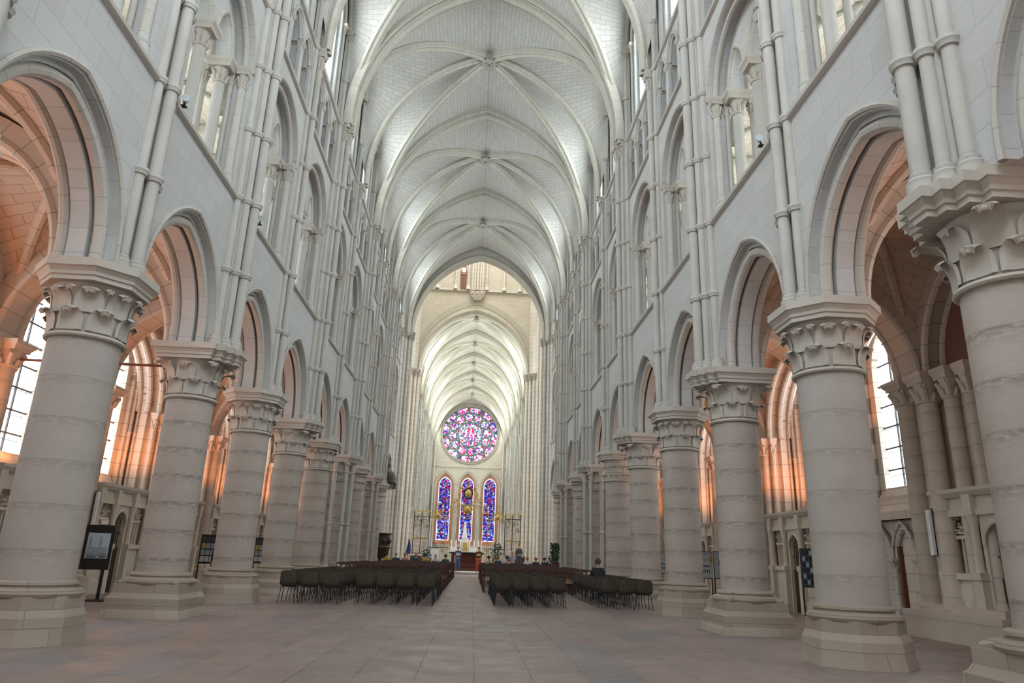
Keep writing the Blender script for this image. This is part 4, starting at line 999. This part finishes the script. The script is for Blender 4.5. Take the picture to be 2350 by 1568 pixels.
SEATR = [(1.4, (.45, .38, .33), (.02, .02, .02), 'beige top with black hair'), (2.0, (.02, .05, .10), (.25, .14, .07), 'navy coat with brown hair'), (2.58, (.42, .34, .30), (.03, .03, .03), 'tan jumper with dark hair'), (3.9, (.6, .6, .62), (.3, .15, .08), 'white shirt'),
         (4.47, (.05, .03, .03), (.35, .12, .03), 'dark coat with ginger hair'), (5.04, (.02, .03, .09), (.05, .04, .03), 'dark blue coat'), (5.62, (.65, .65, .68), (.3, .05, .04), 'white blouse with reddish hair')]
for x, t, hr, w_ in SEATR: person(f'seated person seen from behind right of the aisle, {w_}', x, 47.65, rj.uniform(-.1, .1), 'sit', t, hair=hr, group='seated listeners')
person('standing person in a lilac checked shirt among the seated listeners', 2.95, 47.9, .3, 'hold', (.42, .36, .45), (.03, .03, .12), (.5, .42, .32), h=.97)
person('person in dark grey standing beside the right choir grille', 4.0, 57.5, PI, 'stand', (.05, .05, .06), z=.5)
person('man in a black jacket with green piping sitting alone among the olive chairs', 4.72, 25.75, 0, 'sit', (.012, .014, .014), (.02, .02, .02), (.05, .045, .04), (.45, .28, .22), h=1.03)
person('person in red and orange partly hidden by a right nave column', 6.35, 32.7+1.1, .4, 'stand', (.55, .03, .03), (.55, .2, .05), (.1, .05, .03), h=.62)
person('person in a dark coat half hidden behind the third left column', -7.75, 23.9, .6, 'stand', (.02, .025, .05), (.02, .02, .03), (.05, .04, .03))
# ================================================================== crossing furniture
m = MB(); m.box(-4.4, 4.3, 52.6, 61.5, 0, .15); tag(m.build('choir_platform', M_STR, None, smooth=False), 'low pale stone platform edge across the crossing', 'platform')
m = MB(); m.box(-2.6, 2.5, 57.0, 61, .15, .33).box(-2.3, 2.2, 57.5, 61, .33, .50).box(-2.1, 2.0, 58.0, 61, .50, .62); tag(m.build('altar_steps', M_DKRED, None, smooth=False), 'dark red carpeted steps below the altar table', 'steps')
al = empty('altar_table', (-.12, 59.3, .62)); tag(al, 'long altar table with white cloth and dark front', 'altar')
MB().box(-1.55, 1.55, -.4, .4, .92, .98).build('altar_cloth', M_CLOTH, al, smooth=False); MB().box(-1.4, 1.4, -.32, .32, .80, .92).build('table_top', M_IRON, al, smooth=False)
for sx in (-1, 1): MB().box(sx*1.1-.12, sx*1.1+.12, -.25, .25, 0, .8).build('leg', M_DKRED, al, smooth=False)
MB().box(-.9, .9, -.2, .2, .0, .8).build('front_panel', M_DKRED, al, smooth=False)
# high altar far behind
ha = empty('high_altar', (-.62, 98, 0)); tag(ha, 'pale carved high altar with gilded tabernacle below the lancets', 'altar')
MB().box(-2.6, 2.6, -.8, 1.2, 0, 1.4).box(-3.2, 3.2, -1.6, 1.2, 0, .5).build('base', M_STR, ha, smooth=False)
q = MB(); q.box(-2.0, 2.0, 0, .8, 1.4, 2.3)
for k in range(7): q.lathe(-1.8+.6*k, -.05, [(.09, 1.4), (.07, 2.5), (.12, 2.9), (.02, 3.3)], 8)
q.box(-.45, .45, -.1, .8, 2.3, 3.5); q.build('retable', M_CLOTH, ha, smooth=False)
q = MB(); q.box(-.28, .28, -.2, 0, 1.7, 2.9); sph(q, (0, -.1, 3.9), .25); q.tube([(0, 0, 3.4), (0, 0, 5.2)], .04, 6).tube([(-.4, 0, 4.7), (.4, 0, 4.7)], .04, 6); q.build('tabernacle', M_GOLD, ha)
q = MB(); q.lathe(-.1, -.3, [(.35, 3.5), (.25, 4.2), (.18, 4.8), (.12, 5.2)], 10); sph(q, (-.1, -.3, 5.35), .16); q.build('statue', M_CLOTH, ha)
# gilded iron choir grille at y ~ 63.4
GY = 63.4
def scroll(M, cx, cz, r, a0, turns, rr=.022, sx=1):
    pts = []
    for k in range(22):
        t = k/21; q = r*(1-.8*t); a = a0+turns*2*PI*t; pts.append((cx+sx*q*cos(a), GY, cz+q*sin(a)))
    M.tube(pts, rr, 5)
gr = empty('choir_grille', (-.1, 0, 0)); tag(gr, 'tall gilded wrought iron grille with crest across the choir entrance', 'grille')
q = MB()
for x in (-4.75, -4.1, -3.4, 3.2, 3.85, 4.55): q.box(x-.035, x+.035, GY-.035, GY+.035, 1.3, 4.85)
for x0, x1 in ((-4.75, -3.4), (3.2, 4.55)):
    for z in (1.35, 2.6, 4.45): q.box(x0, x1, GY-.02, GY+.02, z-.03, z+.03)
    for k in range(1, 10):
        x = x0+(x1-x0)*k/10; q.tube([(x, GY, 1.35), (x, GY, 4.4)], .012, 5)
for x in list(-3.3+.16*k for k in range(11))+list(1.5+.16*k for k in range(11)): q.tube([(x, GY, .5), (x, GY, 1.9+.5*abs(sin(x*2)))], .012, 5)
q.box(-4.8, 4.6, GY-.02, GY+.02, .45, .5).box(-3.4, -1.7, GY-.02, GY+.02, 1.85, 1.9).box(1.4, 3.2, GY-.02, GY+.02, 1.85, 1.9)
q.build('iron_bars', M_IRON, gr, smooth=False)
q = MB()
for x0, x1 in ((-4.75, -3.4), (3.2, 4.55)):
    q.box(x0-.05, x1+.05, GY-.06, GY+.06, 4.82, 4.92)
    for k in range(4):
        cx = x0+.17+.34*k; scroll(q, cx, 4.62, .14, 0, 1.2); q.box(cx-.1, cx+.1, GY-.03, GY+.03, 2.5, 2.66)
q.build('gilded_panels', M_GOLD, gr)
q = MB()
for x, sg in ((-1.75, 1), (1.45, -1)): q.box(x-.35, x+.35, GY-.06, GY+.06, 4.86, 4.95); q.box(x-.28, x-.22, GY-.03, GY+.03, .5, 4.9).box(x+.22, x+.28, GY-.03, GY+.03, .5, 4.9)
q.build('gate_posts', M_GOLD, gr, smooth=False)
q = MB()
for cx, sx in ((-.82, 1), (.52, -1)):
    for R_ in (.66, .52, .40): q.tube([(cx+sx*R_*cos(a)*-1, GY, 4.85+R_*1.05*sin(a)) for a in [PI*k/14 for k in range(15)]], .035 if R_ > .6 else .022, 6)
    for k in range(9): a = PI*k/8; q.tube([(cx+.4*cos(a), GY, 4.85+.42*sin(a)), (cx+.66*cos(a), GY, 4.85+.69*sin(a))], .015, 5)
q.tube([(-1.35+2.4*k/10, GY, 4.6+.55*(1-(k/5-1)**2)-.6*(1-(k/5-1)**2)) for k in range(11)], .03, 6)
sph(q, (-.15, GY, 5.15), .34, 10, 7); 
for k in range(9): a = 2*PI*k/9; sph(q, (-.15+.36*cos(a), GY-.05, 5.15+.34*sin(a)), .11, 6, 4)
q.build('arched_crest', M_GOLD, gr)
q = MB(); q.lathe(0, 0, [(.02, 0)], 3, cap=False) if False else None
sph(q, (-.15, GY, 6.55), .30, 12, 8, 1.25); o = q.build('crest_medallion', M_GOLD, gr)
q = MB(); q.tube([(-.15+.37*cos(2*PI*k/20), GY-.02, 6.55+.46*sin(2*PI*k/20)) for k in range(21)], .06, 6); q.build('medallion_ring', M_IRON, gr)
q = MB()
for s in (-1, 1):
    for cx, cz, r, a0, t in ((.75, 6.35, .22, PI, 1.3), (1.15, 5.9, .28, PI/2, 1.4), (.6, 7.0, .16, 0, 1.2), (.45, 5.75, .2, PI, 1.2), (1.5, 5.35, .18, 0, 1.2)): scroll(q, -.15+s*cx, cz, r, a0, t, .04, s)
    q.tube([(-.15+s*.4, GY, 6.9), (-.15+s*.8, GY, 6.6), (-.15+s*.75, GY, 6.1), (-.15+s*1.3, GY, 5.7)], .05, 6)
    sph(q, (-.15+s*.62, GY, 7.05), .13)
q.tube([(-.15, GY, 7.0), (-.15, GY, 7.35)], .06, 6); q.build('crest_scrolls', M_GOLD, gr)
q = MB(); rg = random.Random(5)
for cx in (-2.75, 2.55):
    sph(q, (cx, GY, 4.6), .24, 8, 6)
    for k in range(12):
        a = 2*PI*k/12; scroll(q, cx+.42*cos(a), 4.6+.36*sin(a), .15, a, 1.2, .03)
    q.tube([(cx, GY, 4.8), (cx, GY, 5.6)], .03, 5); sph(q, (cx, GY, 5.5), .12)
    for s in (-1, 1):
        q.tube([(cx+s*.3, GY, 4.5), (cx+s*.6, GY, 4.35), (cx+s*.75, GY, 4.0)], .03, 5)
q.build('side_ornaments', M_GOLD, gr)
q = MB()
for x0, x1 in ((-4.75, -3.4), (3.2, 4.55), (-3.3, -1.9), (1.6, 3.1)):
    for k in range(16):
        cx = rg.uniform(x0+.1, x1-.1); cz = rg.uniform(3.3, 4.35) if abs(x0) > 3.3 or x0 > 3.15 else rg.uniform(1.5, 2.4); scroll(q, cx, cz, rg.uniform(.08, .17), rg.uniform(0, 6), 1.2, .012, rg.choice((-1, 1)))
q.build('scrollwork', M_IRON, gr)
# boxes, candles, flowers, panel, flag, cross
m = MB(); m.box(-4.75, -3.3, 60.5, 61.2, .15, 1.15); tag(m.build('dark_chest', M_OAK, None, smooth=False), 'black low cabinet left of the altar by the grille', 'cabinet')
m = MB(); m.box(3.2, 4.7, 60.5, 61.2, .15, 1.35); tag(m.build('dark_chest', M_OAK, None, smooth=False), 'black low cabinet right of the altar by the grille', 'cabinet')
m = MB(); m.box(-3.05, -2.35, 59.6, 59.66, .5, 1.75); tag(m.build('display_panel', M_WHITE, None, smooth=False), 'plain pale upright panel left of the altar', 'panel')
def candle(x, y, z, h, lab):
    r = empty('candle', (x, y, z)); tag(r, lab, 'candle', 'altar candles'); MB().lathe(0, 0, [(.16, 0), (.05, .08), (.03, .15), (.03, h*.45), (.09, h*.47), (.03, h*.5)], 10).build('candlestick', M_GOLD, r); MB().cyl(0, 0, h*.5, h, .045, 10).build('wax', M_CLOTH, r)
candle(1.05, 60.2, .62, 1.9, 'thin tall candle right of the altar table'); candle(2.0, 58.9, .5, 2.4, 'thick tall white candle beside the flower arrangement')
candle(-1.1, 60.2, .62, 1.2, 'short candle left of the altar table')
def plant(name, lab, cat, x, y, z, w, h, n, mats, seed, pot=None):
    r = empty(name, (x, y, z)); tag(r, lab, cat); rr = random.Random(seed)
    if pot: MB().lathe(0, 0, [(.18, 0), (.24, .35), (.25, .4)], 12).build('pot', pot, r)
    for mi, (mt, cnt, sz, nm) in enumerate(mats):
        q = MB()
        for k in range(cnt):
            t = rr.random(); a = rr.uniform(0, 2*PI); rad = w*(1-abs(t-.45))*rr.random()**.5; p = Vector((rad*cos(a), rad*sin(a), .3+h*t))
            d = Vector((rr.uniform(-1, 1), rr.uniform(-1, 1), rr.uniform(-.4, 1))).normalized()*sz; e = d.cross(Vector((rr.random(), rr.random(), rr.random()))).normalized()*sz*.35
            q.add([p-d, p+e, p+d, p-e], [(0, 1, 2, 3)])
        q.build(nm, mt, r, smooth=False)
    q = MB()
    for k in range(6): a = k; q.tube([(0, 0, .2), (w*.3*cos(a), w*.3*sin(a), .3+h*.5), (w*.5*cos(a), w*.5*sin(a), .3+h*.9)], .012, 5)
    q.build('stems', M_GREENL, r)
plant('flower_arrangement', 'tall white and green flower arrangement right of the altar', 'flowers', 2.25, 58.0, .5, .5, 1.5, 0, [(M_GREENL, 160, .14, 'leaves'), (M_CLOTH, 60, .11, 'white_flowers')], 1)
plant('flower_arrangement', 'white flower arrangement left of the altar by the pale panel', 'flowers', -3.3, 58.2, .15, .5, 1.2, 0, [(M_GREENL, 120, .14, 'leaves'), (M_CLOTH, 60, .11, 'white_flowers')], 2)
plant('potted_shrub', 'dark leafy potted shrub at the far end of the right columns', 'plant', 5.3, 44.2, .0, .5, 1.9, 0, [(M_GREENL, 420, .13, 'leaves')], 3, M_BROWN)
m = MB(); m.box(5.0, 5.9, 42.9, 43.4, 0, 1.05).box(4.95, 5.95, 42.85, 43.45, 1.05, 1.1); tag(m.build('wooden_bench_front', M_WOOD, None, smooth=False), 'long dark wooden pew front by the shrub', 'pew')
fl = empty('flag', (-4.15, 50.3, 0)); tag(fl, 'furled blue and white flag on a stand by the left crossing pier', 'flag')
MB().tube([(0, 0, 0), (.1, 0, 2.3)], .02, 6).lathe(0, 0, [(.25, 0), (.2, .06), (.03, .1)], 12).build('pole', M_OAK, fl); MB().tube([(.1, 0, 2.25), (.12, 0, 1.8), (.06, 0, 1.3)], [.03, .12, .2], 8).build('blue_cloth', simple('blue_cloth', (.02, .03, .2)), fl); MB().tube([(.05, .02, 2.0), (-.08, 0, 1.6), (-.15, 0, 1.25)], [.03, .12, .15], 8).build('white_cloth', M_CLOTH, fl)
pc = empty('blue_pole', (-3.1, 56.5, .15)); tag(pc, 'thin blue processional pole left of the altar', 'pole'); MB().tube([(0, 0, 0), (0, 0, 3.6)], .03, 6).build('shaft', simple('blue_paint', (.03, .05, .25)), pc)
# pulpit on the left, carved dark wood with canopy
pu = empty('pulpit', (-5.45, 46.3, 0)); tag(pu, 'dark carved wooden pulpit against the far left nave column', 'pulpit')
q = MB(); q.lathe(0, 0, [(.12, .95), (.25, 1.0), (.42, 1.15), (.50, 1.35), (.55, 1.55), (.58, 1.62)], 8); q.build('bowl', M_OAK, pu)
q = MB(); q.lathe(0, 0, [(.60, 1.6), (.60, 1.68), (.55, 1.7), (.55, 2.35), (.62, 2.42), (.64, 2.5)], 8); q.build('body', M_OAK, pu, ang=.3)
q = MB(); q.lathe(0, 0, [(.61, 1.655), (.61, 1.69)], 8, cap=False); q.build('gilt_band', M_GOLD, pu)
for k in range(8):
    a = PI/8+k*PI/4; q = MB(); sph(q, (.5*cos(a), .5*sin(a), 2.02), .16, 8, 6, 1.3); q.build('carved_panel', M_OAK, pu)
q = MB(); q.lathe(0, 0, [(.16, 0), (.12, .2), (.1, .95)], 8); q.build('stem', M_OAK, pu)
cn = empty('pulpit_canopy', (-5.45, 46.3, 0)); tag(cn, 'domed carved canopy with a figure above the pulpit', 'canopy')
q = MB(); q.lathe(0, 0, [(.60, 5.55), (.66, 5.62), (.66, 5.7), (.60, 5.76), (.62, 5.9), (.55, 6.15), (.40, 6.35), (.2, 6.48), (.14, 6.55)], 16); q.build('dome', M_OAK, cn, ang=.5)
q = MB()
for k in range(16): a = 2*PI*k/16; q.tube([(.6*cos(a), .6*sin(a), 5.6), (.6*cos(a), .6*sin(a), 5.35), (.58*cos(a+.19), .58*sin(a+.19), 5.28), (.6*cos(a+.39), .6*sin(a+.39), 5.35)], .035, 6)
q.build('lambrequin_fringe', M_OAK, cn)
q = MB(); q.tube([(0, 0, 6.5), (.05, 0, 6.75), (-.03, 0, 7.0), (0, 0, 7.2)], [.12, .15, .13, .05], 8); sph(q, (0, 0, 7.3), .08); q.tube([(0, 0, 7.05), (.2, -.05, 7.2)], .035, 6); q.build('carved_figure', M_OAK, cn)
MB().box(-.55, -.45, -.3, .3, 2.5, 5.6).build('back_board', M_OAK, cn, smooth=False)
# ================================================================== info boards and small fittings
def board(x, y, rz, w, z0, z1, face, lab, pics, fr=M_BLACK, posts=2, cat='information board', basez=True):
    r = empty('information_board', (x, y, 0), rz); tag(r, lab, cat)
    MB().box(-w/2-.02, w/2+.02, -.02, .02, z0-.03, z1+.03).build('frame', fr, r, smooth=False)
    MB().box(-w/2, w/2, -.028, -.02, z0, z1).build('panel', face, r, smooth=False)
    for k, sx in enumerate((-1, 1)[:posts]): MB().box(sx*w/2-.02, sx*w/2+.02, -.02, .02, 0, z0).build('post', M_BLACK, r, smooth=False)
    if posts == 1: MB().box(w/2-.35, w/2+.05, -.18, .18, 0, .03).build('foot', M_BLACK, r, smooth=False)
    for (a0, a1, b0, b1, mt) in pics:
        MB().box(-w/2+w*a0, -w/2+w*a1, -.034, -.028, z0+(z1-z0)*b0, z0+(z1-z0)*b1).build('printed_picture', mt, r, smooth=False)
    return r
M_PIC1 = simple('printed_blue_grey', (.30, .40, .50), .4); M_PIC2 = simple('printed_ochre', (.45, .35, .10), .5); M_PIC3 = simple('printed_dark', (.06, .07, .09), .4, nscale=60); M_PBLUE = simple('pale_blue_print', (.50, .62, .72), .4)
B1 = [(.12, .9, .25, .82, M_PBLUE), (.17, .85, .30, .50, M_PIC1), (.2, .28, .50, .72, M_PIC1), (.55, .63, .50, .74, M_PIC1), (.15, .87, .30, .315, M_PIC3), (.15, .87, .34, .355, M_PIC3), (.2, .5, .27, .29, M_PIC3), (.6, .85, .27, .29, M_PIC3)]
r = empty('information_board', (-9.0, 18.6, 0), .12); tag(r, 'black display stand with pale print of a long building, behind nearest left column', 'information board')
MB().box(-.33, .33, -.03, .03, .72, 1.78).build('panel', M_BLACK, r, smooth=False); MB().box(.18, .25, -.02, .02, 0, .75).build('post', M_BLACK, r, smooth=False); MB().box(-.1, .5, -.25, .25, 0, .03).build('foot', M_BLACK, r, smooth=False)
for (a0, a1, b0, b1, mt) in B1: MB().box(-.33+.66*a0, -.33+.66*a1, -.036 if mt is M_PBLUE else -.042, -.03, .72+1.06*b0, .72+1.06*b1).build('printed_picture', mt, r, smooth=False)
MB().box(-.02, .14, -.03, .0, 1.80, 1.90).build('paper_label', M_CLOTH, r, smooth=False)
pcs = []
for a in range(3):
    for b in range(4): pcs.append((.06+.31*a, .33+.31*a, .04+.24*b, .24+.24*b, M_PIC2 if (a, b) == (0, 2) else (M_PBLUE, M_PIC1, M_PBLUE, M_PIC1, M_PIC3)[(a*5+b*3) % 5]))
board(-9.0, 26.2, .1, .50, .80, 1.72, M_BLACK, 'black notice stand covered in small prints, between second and third left columns', pcs)
board(-8.15, 29.7, .1, .50, .80, 1.72, M_BLACK, 'dark notice stand with small blue prints, between third and fourth left columns', pcs)
MB().box(-9.05, -8.85, 27.6, 27.62, 1.75, 1.95).build('red_sign', M_BROWN, bpy.data.objects['information_board'] if False else None, smooth=False)
tag(bpy.data.objects['red_sign'], 'small red-brown sign above the notice stand on the left', 'sign')
T1 = [(.1, .9, .92, .95, M_PIC3), (.7, .95, .62, .85, M_PIC2)]+[(.1+.2*k, .22+.2*k, .42, .5, M_PIC3) for k in range(4)]+[(.1+.2*k, .2+.2*k, .2, .32, M_PIC3) for k in range(4)]+[(.1, .6, .66+.05*k, .67+.05*k, M_PIC1) for k in range(4)]
T2 = [(.1, .9, .93, .95, M_PIC3), (.35, .6, .5, .68, M_PIC3), (.4, .5, .06, .12, M_PIC3)]+[(.1, .9, .74+.04*k, .75+.04*k, M_PIC1) for k in range(4)]
board(9.02, 27.0, 0, .40, .82, 1.73, M_PBLUE, 'pale blue information panel with ochre picture, left one of the pair on the right', T1)
board(9.62, 27.2, -.1, .46, .82, 1.75, M_PBLUE, 'pale blue information panel with one dark picture beside the third right column', T2)
board(8.42, 31.0, 0, .30, .86, 1.72, M_PBLUE, 'narrow pale blue information panel seen past the fourth right column', T1)
board(9.5, 19.75, -.2, .34, .83, 1.79, M_PIC3, 'tall dark photographic panel against the right chapel screen', [(.1+.27*a, .3+.27*a, .05+.16*b, .17+.16*b, (M_BLACK, M_PIC1, M_OAK)[(a+b) % 3]) for a in range(3) for b in range(6)])
tb = empty('table', (6.25, 24.3, 0)); tag(tb, 'narrow dark table beside the third right column', 'table'); MB().box(-.5, .5, -.25, .25, .68, .72).build('table_top', M_OAK, tb, smooth=False)
for sx in (-1, 1):
    for q in (-1, 1): MB().box(sx*.45-.02, sx*.45+.02, q*.2-.02, q*.2+.02, 0, .68).build('leg', M_STEEL, tb, smooth=False)
st = empty('wooden_stand', (10.0, 16.15, 0)); tag(st, 'brown wooden post on a curved base in front of the blind arcade', 'stand')
MB().box(-.045, .045, -.045, .045, .25, 1.85).build('post', M_BROWN, st, smooth=False)
q = MB(); prof = [(-.6, 0), (-.5, .03), (-.33, .08), (-.2, .2), (-.16, .32), (-.06, .40), (.06, .40), (.16, .32), (.2, .2), (.33, .08), (.5, .03), (.6, 0)]
q.plate([prof], xz, -.03, .03); o = q.build('curved_base', M_BROWN, st, smooth=False)
for x, y, z, lab in ((9.84, 14.7, 2.12, 'grey tube light on the right clustered respond'), (9.76, 23.98, 2.2, 'white tube light beside the right chapel screen'), (-9.76, 23.98, 2.2, 'white tube light on the left respond beside the screen'), (-9.76, 19.63, 2.2, 'white tube light on the left respond by the second column')):
    t = empty('tube_light', (x, y, z)); tag(t, lab, 'wall light', 'tube lights in the aisles'); MB().box(-.03, .03, -.06, .06, -.46, .46).build('diffuser', M_WHITE, t, smooth=False); MB().box(-.05 if x < 0 else .03, -.03 if x < 0 else .05, -.07, .07, -.48, .48).build('housing', M_IRON, t, smooth=False)
def spot(x, y, z, s, lab):
    r = empty('spotlight', (x, y, z)); tag(r, lab, 'spotlight', 'spotlights on the gallery string course')
    q = MB(); q.tube([(0, .02, .13), (-s*.05, -.06, .12), (-s*.08, -.15, .10)], [.045, .055, .07], 12); q.build('lamp_head', simple('grey_lamp_metal', (.45, .5, .55), .4), r)
    q = MB(); q.tube([(0, 0, 0), (0, 0, .14)], .02, 6).box(-.05, .05, -.05, .05, 0, .02); q.build('bracket', M_STEEL, r)
spot(-5.52, 11.55, 9.19, -1, 'grey spotlight on the left string course between first and second columns'); spot(-5.52, 16.45, 9.19, -1, 'grey spotlight on the left string course past the second column'); spot(5.52, 11.7, 9.19, 1, 'grey spotlight on the right string course between first and second columns'); spot(-5.52, 34.6, 9.19, -1, 'small spotlight on the left string course far down the nave')
ex = empty('exit_sign', (6.6, 10.3, 10.4)); tag(ex, 'small green lit sign inside the right gallery', 'sign'); MB().box(-.12, .12, -.03, .03, -.12, .06).build('green_face', emis('green_sign_light', 1.2, color=(.1, .8, .5))[0], ex, smooth=False); MB().box(-.13, .13, -.04, .04, .06, .16).build('housing', M_WHITE, ex, smooth=False)
m = MB(); m.tube([(-6.4, 15.3, 5.12), (-9.9, 15.3, 5.12)], .028, 8); tag(m.build('tie_rod', M_BROWN, None), 'rusty iron tie rod from the second left column to the aisle wall', 'tie rod')
# marble heraldic tomb-like relief on the nearest right screen
m = MB(); m.tube([(9.9, 12.3+.35*cos(2*PI*k/16), .95+.4*sin(2*PI*k/16)) for k in range(17)], .05, 6)
m.tube([(9.9, 12.3+.2*cos(2*PI*k/10), .95+.24*sin(2*PI*k/10)) for k in range(11)], .04, 6); tag(m.build('carved_shield', M_TUFF, None), 'carved wreath and shield on the nearest right screen', 'carving')
def purge(o):
    for c in kids(o): purge(c)
    bpy.data.objects.remove(o)
for o in protos: purge(o)
